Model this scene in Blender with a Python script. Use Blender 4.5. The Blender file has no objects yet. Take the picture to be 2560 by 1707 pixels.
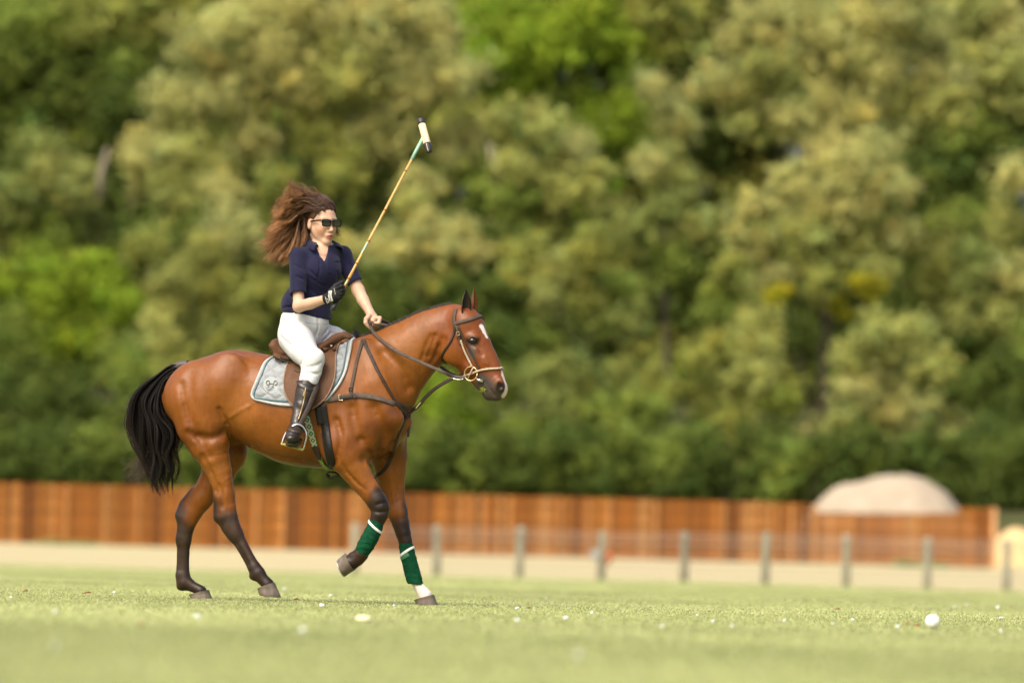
import bpy, math, random
import numpy as np
from mathutils import Vector, Matrix
from mathutils.bvhtree import BVHTree

random.seed(7)
RNG = np.random.default_rng(11)
scene = bpy.context.scene
COL = scene.collection

# ------------------------------------------------------------------ camera, sky, sun, exposure
FOCAL = 180.0
FPX = FOCAL / 36.0 * 2560.0
CAM = np.array([0.0, -30.0, 0.267])
PITCH = math.atan((1403 - 853.5) / FPX)
ROLL = math.radians(1.47)
fwd = np.array([0, math.cos(PITCH), math.sin(PITCH)])
_r0 = np.array([1.0, 0, 0]); _u0 = np.array([0, -math.sin(PITCH), math.cos(PITCH)])
rgt = math.cos(ROLL) * _r0 + math.sin(ROLL) * _u0
upv = -math.sin(ROLL) * _r0 + math.cos(ROLL) * _u0
cam_data = bpy.data.cameras.new('camera')
cam_data.lens = FOCAL
cam_data.sensor_width = 36.0
cam_data.clip_start = 0.5
cam_data.clip_end = 4000
cam_data.dof.use_dof = True
cam_data.dof.focus_distance = 29.85
cam_data.dof.aperture_fstop = 2.0
cam = bpy.data.objects.new('camera', cam_data)
COL.objects.link(cam)
cam.matrix_world = Matrix(((rgt[0], upv[0], -fwd[0], CAM[0]), (rgt[1], upv[1], -fwd[1], CAM[1]),
                           (rgt[2], upv[2], -fwd[2], CAM[2]), (0, 0, 0, 1)))
scene.camera = cam

SUN_EL = math.radians(52)
SUN_AZ = math.radians(215)          # clockwise from +Y: behind the camera, to its left
sund = Vector((math.sin(SUN_AZ) * math.cos(SUN_EL), math.cos(SUN_AZ) * math.cos(SUN_EL), math.sin(SUN_EL)))
world = bpy.data.worlds.new('World')
scene.world = world
world.use_nodes = True
wn = world.node_tree
sky = wn.nodes.new('ShaderNodeTexSky')
sky.sky_type = 'NISHITA'
sky.sun_disc = False
sky.sun_elevation = SUN_EL
sky.sun_rotation = SUN_AZ
sky.air_density = 1.0
sky.dust_density = 7.0
sky.ozone_density = 0.3
wn.nodes['Background'].inputs['Strength'].default_value = 0.145
wn.links.new(sky.outputs['Color'], wn.nodes['Background'].inputs['Color'])
sun_l = bpy.data.lights.new('sun', 'SUN')
sun_l.energy = 1.05
sun_l.angle = math.radians(30)
sun_l.color = (1.0, 0.92, 0.78)
sun = bpy.data.objects.new('sun', sun_l)
COL.objects.link(sun)
sun.rotation_euler = (-sund).to_track_quat('-Z', 'Y').to_euler()
scene.view_settings.view_transform = 'Standard'
scene.view_settings.look = 'None'
scene.view_settings.gamma = 1.0
scene.view_settings.exposure = 1.08
scene.cycles.use_denoising = True
scene.cycles.max_bounces = 6
scene.cycles.transparent_max_bounces = 8

# ------------------------------------------------------------------ measuring helpers
S = FPX / 30.0                      # photograph pixels per metre at the horse


def ray(px, py):
    d = fwd * FPX + rgt * (px - 1280) + upv * (853.5 - py)
    return d / np.linalg.norm(d)


def W(px, py, Y=0.0):
    d = ray(px, py)
    return CAM + d * ((Y - CAM[1]) / d[1])


def srgb(r, g, b, a=1.0):
    f = lambda c: (c / 255 / 12.92) if c / 255 <= 0.04045 else ((c / 255 + 0.055) / 1.055) ** 2.4
    return (f(r), f(g), f(b), a)


# ------------------------------------------------------------------ materials
MATS = {}


def mat(name, col=(0.5, 0.5, 0.5), rough=0.6, spec=0.4, metal=0.0, attr=False, var=0.0, vscale=20.0, bump=0.0, bscale=60.0,
        sheen=0.0, sss=0.0, col2=None, objrand=0.0, transl=0.0, stretch=(1, 1, 1), detail=6.0, coat=0.0):
    if name in MATS:
        return MATS[name]
    m = bpy.data.materials.new(name)
    m.use_nodes = True
    nt = m.node_tree
    N, L = nt.nodes, nt.links
    bs = N['Principled BSDF']
    bs.inputs['Roughness'].default_value = rough
    bs.inputs['Specular IOR Level'].default_value = spec
    bs.inputs['Metallic'].default_value = metal
    if sheen:
        bs.inputs['Sheen Weight'].default_value = sheen
        bs.inputs['Sheen Roughness'].default_value = 0.5
    if coat:
        bs.inputs['Coat Weight'].default_value = coat
        bs.inputs['Coat Roughness'].default_value = 0.3
    if sss:
        bs.inputs['Subsurface Weight'].default_value = sss
        bs.inputs['Subsurface Radius'].default_value = (0.02, 0.008, 0.004)
    tc = N.new('ShaderNodeTexCoord')
    mp = N.new('ShaderNodeMapping')
    mp.inputs['Scale'].default_value = stretch
    L.new(tc.outputs['Object'], mp.inputs['Vector'])
    c = None
    if attr:
        a = N.new('ShaderNodeAttribute'); a.attribute_name = 'Col'
        c = a.outputs['Color']
    else:
        rgb = N.new('ShaderNodeRGB'); rgb.outputs[0].default_value = (col[0], col[1], col[2], 1)
        c = rgb.outputs[0]
    if col2 is not None or var:
        no = N.new('ShaderNodeTexNoise'); no.inputs['Scale'].default_value = vscale; no.inputs['Detail'].default_value = detail
        L.new(mp.outputs[0], no.inputs['Vector'])
        if col2 is not None:
            mr = N.new('ShaderNodeMapRange'); mr.inputs[1].default_value = 0.38; mr.inputs[2].default_value = 0.62
            L.new(no.outputs['Fac'], mr.inputs[0])
            mx = N.new('ShaderNodeMix'); mx.data_type = 'RGBA'
            L.new(mr.outputs[0], mx.inputs['Factor']); L.new(c, mx.inputs['A']); mx.inputs['B'].default_value = (col2[0], col2[1], col2[2], 1)
            c = mx.outputs['Result']
        if var:
            mr = N.new('ShaderNodeMapRange'); mr.inputs[1].default_value = 0.25; mr.inputs[2].default_value = 0.75
            mr.inputs[3].default_value = 1 - var; mr.inputs[4].default_value = 1 + var
            L.new(no.outputs['Fac'], mr.inputs[0])
            vm = N.new('ShaderNodeVectorMath'); vm.operation = 'SCALE'
            L.new(c, vm.inputs[0]); L.new(mr.outputs[0], vm.inputs['Scale'])
            c = vm.outputs[0]
    if objrand:
        oi = N.new('ShaderNodeObjectInfo')
        mr = N.new('ShaderNodeMapRange'); mr.inputs[3].default_value = 1 - objrand; mr.inputs[4].default_value = 1 + objrand
        L.new(oi.outputs['Random'], mr.inputs[0])
        vm = N.new('ShaderNodeVectorMath'); vm.operation = 'SCALE'
        L.new(c, vm.inputs[0]); L.new(mr.outputs[0], vm.inputs['Scale'])
        c = vm.outputs[0]
    L.new(c, bs.inputs['Base Color'])
    if bump:
        nb = N.new('ShaderNodeTexNoise'); nb.inputs['Scale'].default_value = bscale; nb.inputs['Detail'].default_value = 5
        L.new(mp.outputs[0], nb.inputs['Vector'])
        bp = N.new('ShaderNodeBump'); bp.inputs['Strength'].default_value = bump; bp.inputs['Distance'].default_value = 0.01
        L.new(nb.outputs['Fac'], bp.inputs['Height']); L.new(bp.outputs[0], bs.inputs['Normal'])
    if transl:
        tr = N.new('ShaderNodeBsdfTranslucent'); L.new(c, tr.inputs['Color'])
        ms = N.new('ShaderNodeMixShader'); ms.inputs[0].default_value = transl
        L.new(bs.outputs[0], ms.inputs[1]); L.new(tr.outputs[0], ms.inputs[2])
        L.new(ms.outputs[0], N['Material Output'].inputs['Surface'])
    MATS[name] = m
    return m


# ------------------------------------------------------------------ object helpers
def link(o, parent=None):
    COL.objects.link(o)
    if parent is not None:
        o.parent = parent
    return o


def tag(o, label=None, cat=None, group=None, kind=None):
    if label: o['label'] = label
    if cat: o['category'] = cat
    if group: o['group'] = group
    if kind: o['kind'] = kind
    return o


def empty(name, loc=(0, 0, 0), rotz=0.0):
    o = bpy.data.objects.new(name, None)
    o.location = loc
    o.rotation_euler = (0, 0, rotz)
    o.empty_display_size = 0.2
    return link(o)


def mesh_np(name, V, F, m, parent=None, smooth=True, cols=None):
    """V (n,3) array; F list/array of faces (all same length) or a list of such arrays"""
    me = bpy.data.meshes.new(name)
    V = np.asarray(V, dtype=np.float32)
    if isinstance(F, np.ndarray):
        F = [F]
    F = [np.asarray(f, dtype=np.int32) for f in F if len(f)]
    me.vertices.add(len(V))
    me.vertices.foreach_set('co', V.ravel())
    nl = sum(f.size for f in F); nf = sum(len(f) for f in F)
    me.loops.add(nl)
    me.loops.foreach_set('vertex_index', np.concatenate([f.ravel() for f in F]))
    me.polygons.add(nf)
    st = []; c = 0
    for f in F:
        st.append(c + np.arange(len(f)) * f.shape[1]); c += f.size
    me.polygons.foreach_set('loop_start', np.concatenate(st).astype(np.int32))
    if smooth:
        me.polygons.foreach_set('use_smooth', np.ones(nf, dtype=bool))
    me.update(calc_edges=True)
    me.validate()
    if cols is not None:
        at = me.color_attributes.new('Col', 'FLOAT_COLOR', 'POINT')
        cc = np.ones((len(V), 4), dtype=np.float32); cc[:, :3] = np.asarray(cols)[:, :3]
        at.data.foreach_set('color', cc.ravel())
    if m is not None:
        me.materials.append(m)
    o = bpy.data.objects.new(name, me)
    return link(o, parent)


class MB:
    """collects quads / ngons for small hard-surface shapes"""
    def __init__(s): s.v = []; s.f = []
    def add(s, vs, fs):
        b = len(s.v); s.v += [tuple(map(float, v)) for v in vs]; s.f += [tuple(b + i for i in f) for f in fs]
    def box(s, c, size, rot=None):
        hx, hy, hz = size[0] / 2, size[1] / 2, size[2] / 2
        vs = [Vector((x, y, z)) for x in (-hx, hx) for y in (-hy, hy) for z in (-hz, hz)]
        if rot is not None: vs = [rot @ v for v in vs]
        vs = [v + Vector(c) for v in vs]
        s.add(vs, [(0, 1, 3, 2), (4, 6, 7, 5), (0, 4, 5, 1), (2, 3, 7, 6), (0, 2, 6, 4), (1, 5, 7, 3)])
    def tube(s, pts, rad, n=8, cap=True):
        pts = [Vector(p) for p in pts]
        if not hasattr(rad, '__len__'): rad = [rad] * len(pts)
        rings = []
        ref = None
        for i, p in enumerate(pts):
            t = (pts[min(i + 1, len(pts) - 1)] - pts[max(i - 1, 0)]).normalized()
            if ref is None:
                ref = Vector((0, 0, 1)) if abs(t.z) < 0.9 else Vector((1, 0, 0))
            a = (ref - t * ref.dot(t)).normalized(); ref = a
            b = t.cross(a)
            rings.append([p + (a * math.cos(2 * math.pi * k / n) + b * math.sin(2 * math.pi * k / n)) * rad[i] for k in range(n)])
        base = len(s.v)
        for r in rings: s.v += [tuple(v) for v in r]
        for i in range(len(rings) - 1):
            for k in range(n):
                s.f.append((base + i * n + k, base + i * n + (k + 1) % n, base + (i + 1) * n + (k + 1) % n, base + (i + 1) * n + k))
        if cap:
            s.f.append(tuple(base + k for k in reversed(range(n))))
            s.f.append(tuple(base + (len(rings) - 1) * n + k for k in range(n)))
    def build(s, name, m, parent=None, smooth=False, bevel=0.0):
        me = bpy.data.meshes.new(name)
        me.from_pydata(s.v, [], s.f)
        me.update()
        if smooth: me.polygons.foreach_set('use_smooth', [True] * len(me.polygons))
        me.materials.append(m)
        o = bpy.data.objects.new(name, me)
        link(o, parent)
        if bevel:
            b = o.modifiers.new('bevel', 'BEVEL'); b.width = bevel; b.segments = 2; b.limit_method = 'ANGLE'
        return o


def catmull(P, n):
    P = np.asarray(P, float)
    if len(P) < 3:
        t = np.linspace(0, 1, n)[:, None]
        return P[0] * (1 - t) + P[-1] * t
    seg = np.linalg.norm(np.diff(P, axis=0), axis=1); s = np.concatenate([[0], np.cumsum(np.maximum(seg, 1e-9))])
    out = []
    for t in np.linspace(0, s[-1], n):
        i = min(max(np.searchsorted(s, t, side='right') - 1, 0), len(P) - 2)
        u = (t - s[i]) / (s[i + 1] - s[i])
        p0, p1, p2, p3 = P[max(i - 1, 0)], P[i], P[i + 1], P[min(i + 2, len(P) - 1)]
        out.append(0.5 * ((2 * p1) + (p2 - p0) * u + (2 * p0 - 5 * p1 + 4 * p2 - p3) * u * u + (3 * p1 - p0 - 3 * p2 + p3) * u ** 3))
    return np.array(out)


def vnoise(P, scale, seed=0):
    """smooth value noise on (n,3) points, range about -1..1"""
    P = np.asarray(P, float) * scale + seed * 17.31
    i = np.floor(P).astype(np.int64); f = P - i
    f = f * f * (3 - 2 * f)
    r = 0
    for dx in (0, 1):
        for dy in (0, 1):
            for dz in (0, 1):
                h = (i[..., 0] + dx) * 374761393 + (i[..., 1] + dy) * 668265263 + (i[..., 2] + dz) * 2147483647 + seed * 144665
                h = (h ^ (h >> 13)) * 1274126177
                h = ((h ^ (h >> 16)) & 0xffff) / 32767.5 - 1
                w = (f[..., 0] if dx else 1 - f[..., 0]) * (f[..., 1] if dy else 1 - f[..., 1]) * (f[..., 2] if dz else 1 - f[..., 2])
                r = r + h * w
    return r


def strands(name, paths, r0, r1, m, parent, cols, belly=0.0):
    """paths (n,k,3): one joined mesh of thin three-sided hairs; cols (n,k,3)"""
    P = np.asarray(paths, dtype=np.float64); n, k, _ = P.shape
    T = np.gradient(P, axis=1); T /= np.linalg.norm(T, axis=2, keepdims=True) + 1e-9
    ref = np.array([0.31, -0.77, 0.55])
    A = np.cross(T, ref); A /= np.linalg.norm(A, axis=2, keepdims=True) + 1e-9
    B = np.cross(T, A)
    t = np.linspace(0, 1, k)[None, :, None]
    r = (np.asarray(r0).reshape(-1, 1, 1) * (1 - t) + np.asarray(r1).reshape(-1, 1, 1) * t) * (1 + belly * np.sin(math.pi * t))
    V = np.stack([P + r * (A * math.cos(a) + B * math.sin(a)) for a in (0, 2.0944, 4.18879)], axis=2)   # n,k,3,3
    idx = np.arange(n * k * 3).reshape(n, k, 3)
    F = []
    for j in range(3):
        a = idx[:, :-1, j]; b = idx[:, :-1, (j + 1) % 3]; c = idx[:, 1:, (j + 1) % 3]; d = idx[:, 1:, j]
        F.append(np.stack([a, b, c, d], axis=-1).reshape(-1, 4))
    C = np.repeat(np.asarray(cols)[:, :, None, :], 3, axis=2).reshape(-1, 3)
    return mesh_np(name, V.reshape(-1, 3), np.concatenate(F), m, parent, True, C)


# ------------------------------------------------------------------ solid fields -> one continuous mesh
class Field:
    def __init__(s, lo, hi, h):
        s.lo = np.asarray(lo, float); s.h = h
        s.n = np.ceil((np.asarray(hi) - s.lo) / h).astype(int) + 1
        s.g = np.full(tuple(s.n), 0.2, dtype=np.float32)
        s.ax = [(s.lo[i] + np.arange(s.n[i]) * h).astype(np.float32) for i in range(3)]
    def block(s, lo, hi):
        a = np.clip(np.floor((np.asarray(lo) - s.lo) / s.h).astype(int), 0, s.n)
        b = np.clip(np.ceil((np.asarray(hi) - s.lo) / s.h).astype(int) + 1, 0, s.n)
        sl = tuple(slice(a[i], b[i]) for i in range(3))
        X = s.ax[0][sl[0]][:, None, None]; Y = s.ax[1][sl[1]][None, :, None]; Z = s.ax[2][sl[2]][None, None, :]
        return sl, X, Y, Z
    @staticmethod
    def smin(a, b, k):
        if k <= 0: return np.minimum(a, b)
        h = np.maximum(k - np.abs(a - b), 0) / k
        return np.minimum(a, b) - h * h * k * 0.25
    def put(s, sl, d, k=0.0, op='add'):
        if op == 'add': s.g[sl] = s.smin(s.g[sl], d, k)
        else: s.g[sl] = -s.smin(-s.g[sl], d, k)
    def limb(s, pts, rin, rlat=None, n=(0, 1, 0), k=0.03, op='add', kk=0.004):
        pts = np.asarray(pts, float); rin = np.broadcast_to(np.asarray(rin, float), (len(pts),))
        rlat = rin if rlat is None else np.broadcast_to(np.asarray(rlat, float), (len(pts),))
        n = np.asarray(n, float); n = n / np.linalg.norm(n)
        m = max(rin.max(), rlat.max()) + k + kk + 3 * s.h
        sl, X, Y, Z = s.block(pts.min(0) - m, pts.max(0) + m)
        if 0 in s.g[sl].shape: return
        out = None
        for i in range(len(pts) - 1):
            a, b = pts[i], pts[i + 1]; ab = b - a; l2 = max(ab @ ab, 1e-9)
            t = np.clip(((X - a[0]) * ab[0] + (Y - a[1]) * ab[1] + (Z - a[2]) * ab[2]) / l2, 0, 1)
            qx = X - a[0] - t * ab[0]; qy = Y - a[1] - t * ab[1]; qz = Z - a[2] - t * ab[2]
            lt = qx * n[0] + qy * n[1] + qz * n[2]
            lt2 = lt * lt
            r2 = np.maximum(qx * qx + qy * qy + qz * qz - lt2, 0)
            r = rin[i] * (1 - t) + rin[i + 1] * t; l = rlat[i] * (1 - t) + rlat[i + 1] * t
            k0 = np.sqrt(r2 / r ** 2 + lt2 / l ** 2)
            k1 = np.sqrt(r2 / r ** 4 + lt2 / l ** 4) + 1e-6
            d = k0 * (k0 - 1) / k1
            d = np.where(k0 < 1e-3, -np.minimum(r, l), d)
            out = d if out is None else s.smin(out, d, kk)
        s.put(sl, out.astype(np.float32), k, op)
    def ell(s, c, r, axes=None, k=0.03, op='add'):
        c = np.asarray(c, float); r = np.asarray(r, float)
        A = np.eye(3) if axes is None else np.asarray(axes, float)
        m = r.max() + k + 3 * s.h
        sl, X, Y, Z = s.block(c - m, c + m)
        if 0 in s.g[sl].shape: return
        q = [(X - c[0]) * A[i][0] + (Y - c[1]) * A[i][1] + (Z - c[2]) * A[i][2] for i in range(3)]
        k0 = np.sqrt(sum((q[i] / r[i]) ** 2 for i in range(3))); k1 = np.sqrt(sum((q[i] / r[i] ** 2) ** 2 for i in range(3))) + 1e-6
        d = np.where(k0 < 1e-3, -r.min(), k0 * (k0 - 1) / k1)
        s.put(sl, d.astype(np.float32), k, op)
    def snap(s, p):
        p = np.asarray(p, float)
        for _ in range(60):
            i = np.clip(np.round((p - s.lo) / s.h).astype(int), 1, s.n - 2); d = float(s.g[tuple(i)])
            if abs(d) < s.h * .6: break
            gr = np.array([s.g[i[0] + 1, i[1], i[2]] - s.g[i[0] - 1, i[1], i[2]], s.g[i[0], i[1] + 1, i[2]] - s.g[i[0], i[1] - 1, i[2]], s.g[i[0], i[1], i[2] + 1] - s.g[i[0], i[1], i[2] - 1]], float)
            nn = np.linalg.norm(gr)
            if nn < 1e-6: break
            p = p - gr / nn * np.clip(d, -.02, .02)
        return p
    def half(s, p, n, k=0.004):
        """cut away the side the normal points to"""
        p = np.asarray(p, float); n = np.asarray(n, float) / np.linalg.norm(n)
        d = (s.ax[0][:, None, None] - p[0]) * n[0] + (s.ax[1][None, :, None] - p[1]) * n[1] + (s.ax[2][None, None, :] - p[2]) * n[2]
        s.g = -s.smin(-s.g, -d.astype(np.float32), k)
    def mesh(s):
        g = s.g; h = s.h
        ins = g < 0
        nx, ny, nz = g.shape
        cnt = np.zeros((nx - 1, ny - 1, nz - 1), dtype=np.int8)
        for dx in (0, 1):
            for dy in (0, 1):
                for dz in (0, 1):
                    cnt += ins[dx:nx - 1 + dx, dy:ny - 1 + dy, dz:nz - 1 + dz]
        act = (cnt > 0) & (cnt < 8)
        I = np.argwhere(act)
        idx = np.full(act.shape, -1, dtype=np.int32); idx[act] = np.arange(len(I))
        corners = [(dx, dy, dz) for dx in (0, 1) for dy in (0, 1) for dz in (0, 1)]
        val = np.stack([g[I[:, 0] + c[0], I[:, 1] + c[1], I[:, 2] + c[2]] for c in corners], axis=1)
        acc = np.zeros((len(I), 3)); num = np.zeros(len(I))
        for i in range(8):
            for j in range(i + 1, 8):
                a, b = corners[i], corners[j]
                if sum(abs(a[q] - b[q]) for q in range(3)) != 1: continue
                va, vb = val[:, i], val[:, j]
                cr = (va < 0) != (vb < 0)
                t = np.where(cr, va / np.where(cr, va - vb, 1), 0)
                p = np.asarray(a)[None, :] + t[:, None] * (np.asarray(b) - np.asarray(a))[None, :]
                acc += p * cr[:, None]; num += cr
        V = s.lo + (I + acc / num[:, None]) * h
        F = []
        for ax in range(3):
            o1, o2 = [q for q in range(3) if q != ax]
            if ax == 1: o1, o2 = o2, o1
            A = np.take(ins, range(0, g.shape[ax] - 1), axis=ax); B = np.take(ins, range(1, g.shape[ax]), axis=ax)
            E = np.argwhere(A != B)
            ok = (E[:, o1] > 0) & (E[:, o2] > 0) & (E[:, o1] < g.shape[o1] - 1) & (E[:, o2] < g.shape[o2] - 1)
            E = E[ok]
            def cell(d1, d2):
                c = E.copy(); c[:, o1] -= d1; c[:, o2] -= d2
                return idx[c[:, 0], c[:, 1], c[:, 2]]
            q = np.stack([cell(1, 1), cell(0, 1), cell(0, 0), cell(1, 0)], axis=1)
            flip = ~A[E[:, 0], E[:, 1], E[:, 2]]
            q[flip] = q[flip][:, ::-1]
            F.append(q)
        F = np.concatenate(F)
        # light smoothing that keeps volume
        for lam in (0.5, -0.52):
            nb = np.zeros_like(V); ct = np.zeros(len(V))
            for a, b in ((0, 1), (1, 2), (2, 3), (3, 0)):
                np.add.at(nb, F[:, a], V[F[:, b]]); np.add.at(nb, F[:, b], V[F[:, a]])
                np.add.at(ct, F[:, a], 1); np.add.at(ct, F[:, b], 1)
            V = V + lam * (nb / np.maximum(ct, 1)[:, None] - V)
        return V, F


def capsule_dist(P, a, b):
    a = np.asarray(a, float); b = np.asarray(b, float); ab = b - a
    t = np.clip((P - a) @ ab / max(ab @ ab, 1e-9), 0, 1)
    return np.linalg.norm(P - a - t[:, None] * ab, axis=1)


def paint(C, P, a, b, r, soft, col):
    d = capsule_dist(P, a, b)
    w = np.clip((r + soft - d) / max(soft, 1e-6), 0, 1); w = w * w * (3 - 2 * w)
    return C * (1 - w[:, None]) + np.asarray(col)[None, :3] * w[:, None]


def bvh_of(o):
    me = o.data
    return BVHTree.FromPolygons([v.co.copy() for v in me.vertices], [tuple(p.vertices) for p in me.polygons])


def ribbon(name, P, Nn, width, thick, m, parent, closed=False, n=None, off=0.0):
    """flat strap along points P with surface normals Nn; width may be a number or a list"""
    P = np.asarray(P, float); Nn = np.asarray(Nn, float)
    n = n or max(8, len(P) * 6)
    Q = catmull(P, n); M = catmull(Nn, n)
    M /= np.linalg.norm(M, axis=1, keepdims=True) + 1e-9
    T = np.gradient(Q, axis=0); T /= np.linalg.norm(T, axis=1, keepdims=True) + 1e-9
    Sd = np.cross(T, M); Sd /= np.linalg.norm(Sd, axis=1, keepdims=True) + 1e-9
    M = np.cross(Sd, T)
    w = np.broadcast_to(np.interp(np.linspace(0, 1, n), np.linspace(0, 1, len(width)), width) if hasattr(width, '__len__') else width, (n,))[:, None] / 2
    base = Q + M * off
    e = thick * 0.3
    ring = [base - Sd * w, base - Sd * w + M * (thick - e), base - Sd * (w - e) + M * thick, base + Sd * (w - e) + M * thick, base + Sd * w + M * (thick - e), base + Sd * w]
    V = np.stack(ring, axis=1).reshape(-1, 3); k = len(ring)
    F = []
    for i in range(n - 1):
        for j in range(k):
            F.append((i * k + j, i * k + (j + 1) % k, (i + 1) * k + (j + 1) % k, (i + 1) * k + j))
    o = mesh_np(name, V, [np.array(F), np.array([list(range(k))[::-1], [(n - 1) * k + j for j in range(k)]])], m, parent, False)
    return o
# ------------------------------------------------------------------ the ground
def ground_z(X, Y):
    X = np.asarray(X, float); Y = np.asarray(Y, float)
    z = np.interp(Y, [-40, 8, 97, 101, 136, 145, 175, 300, 900], [0.0, 0.0, -0.135, -0.13, 0.42, 0.50, 0.6, 16.0, 60.0])
    return z + np.where(Y > 12, 0.01, 0.0) * np.sin(X * 0.7 + Y * 0.31)


def sheet(name, xs, ys, m, dz=0.0):
    X, Y = np.meshgrid(xs, ys, indexing='ij')
    V = np.stack([X, Y, ground_z(X, Y) + dz], axis=-1).reshape(-1, 3)
    nx, ny = len(xs), len(ys)
    i = np.arange(nx * ny).reshape(nx, ny)
    F = np.stack([i[:-1, :-1], i[1:, :-1], i[1:, 1:], i[:-1, 1:]], axis=-1).reshape(-1, 4)
    return tag(mesh_np(name, V, F, m), kind='structure')


m_turf = mat('turf', (0.150, 0.170, 0.055), rough=0.9, spec=0.05, col2=(0.185, 0.200, 0.075), vscale=0.9, var=0.12, bump=0.4, bscale=70, stretch=(1, 0.25, 1))
m_sand = mat('dry_sand', (0.40, 0.325, 0.20), rough=0.95, spec=0.1, col2=(0.315, 0.30, 0.155), vscale=0.9, var=0.15, bump=0.3, bscale=9, stretch=(.12, .5, 1))
m_floor = mat('forest_floor', (0.05, 0.055, 0.02), rough=0.95, spec=0.1, var=0.4, vscale=0.6)
xs = np.concatenate([np.linspace(-240, -26, 8), np.linspace(-24, 24, 60), np.linspace(26, 240, 8)])
sheet('pitch', xs, np.concatenate([np.linspace(-45, 12, 40), np.linspace(13, 96.5, 30)]), m_turf)
sheet('sandy_track', xs, np.linspace(96.5, 144.5, 20), m_sand)
sheet('forest_ground', np.linspace(-600, 600, 30), np.concatenate([np.linspace(144.5, 300, 12), np.linspace(320, 900, 8)]), m_floor)

# ------------------------------------------------------------------ mown grass blades
def make_grass():
    zones = [(-25, -12, 900, 0.9), (-12, 14, 620, 1.0), (14, 40, 150, 1.5), (40, 96.3, 55, 2.2)]
    VV, CC = [], []
    for (y0, y1, dens, sz) in zones:
        wid = lambda y: 0.105 * (y + 30) * 1.25 + 0.8
        area = (wid(y0) + wid(y1)) * (y1 - y0)
        n = int(area * dens)
        y = RNG.uniform(y0, y1, n); x = RNG.uniform(-1, 1, n) * wid(y)
        z = ground_z(x, y)
        h = RNG.uniform(0.005, 0.011, n) * sz; w = RNG.uniform(0.0018, 0.004, n) * (sz * 1.3)
        a = RNG.uniform(0, 2 * math.pi, n); lean = RNG.uniform(0.2, 1.3, n); la = RNG.uniform(0, 2 * math.pi, n)
        # mower stripes: blades bent towards or away from the camera
        stripe = np.sign(np.sin((y + 0.35 * x) * 0.55))
        dx = np.cos(a) * w; dy = np.sin(a) * w
        tipx = np.cos(la) * lean * h; tipy = np.sin(la) * lean * h * 0.6 + stripe * h * 0.22
        p0 = np.stack([x - dx, y - dy, z - 0.002], 1); p1 = np.stack([x + dx, y + dy, z - 0.002], 1); p2 = np.stack([x + tipx, y + tipy, z + h], 1)
        VV.append(np.stack([p0, p1, p2], 1).reshape(-1, 3))
        t = RNG.uniform(0, 1, (n, 1)) ** 1.3
        dry = (RNG.uniform(0, 1, (n, 1)) < 0.14)
        patch = (0.5 + 0.5 * vnoise(np.stack([x * 0.5, y * 0.22, x * 0], 1), 1.0, 3))[:, None]
        c = np.array([0.41, 0.455, 0.175]) * (1 - t) + np.array([0.52, 0.555, 0.25]) * t
        c = np.where(dry, np.array([0.62, 0.62, 0.36]), c) * (0.86 + 0.3 * patch)
        CC.append(np.repeat(c[:, None, :], 3, axis=1).reshape(-1, 3))
    V = np.concatenate(VV); C = np.concatenate(CC)
    F = np.arange(len(V)).reshape(-1, 3)
    m = mat('grass_blade', attr=True, rough=0.7, spec=0.2, transl=0.35)
    o = mesh_np('grass', V, F, m, None, False, C)
    tag(o, 'short pale green mown grass covering the polo pitch', 'grass', kind='stuff')


make_grass()

# ------------------------------------------------------------------ board fence far behind
FY = 141.0
FS = FPX / (FY + 30)
m_boards = [mat('board_%d' % i, c, rough=0.8, spec=0.2, objrand=0.22, var=0.25, vscale=3.0, stretch=(6, 6, 0.6), bump=0.2, bscale=20)
            for i, c in enumerate([(0.200, 0.067, 0.009), (0.250, 0.094, 0.016), (0.120, 0.038, 0.006), (0.31, 0.142, 0.042)])]
m_rail = mat('fence_rail', (0.16, 0.062, 0.008), rough=0.8, var=0.2, vscale=4)


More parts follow.
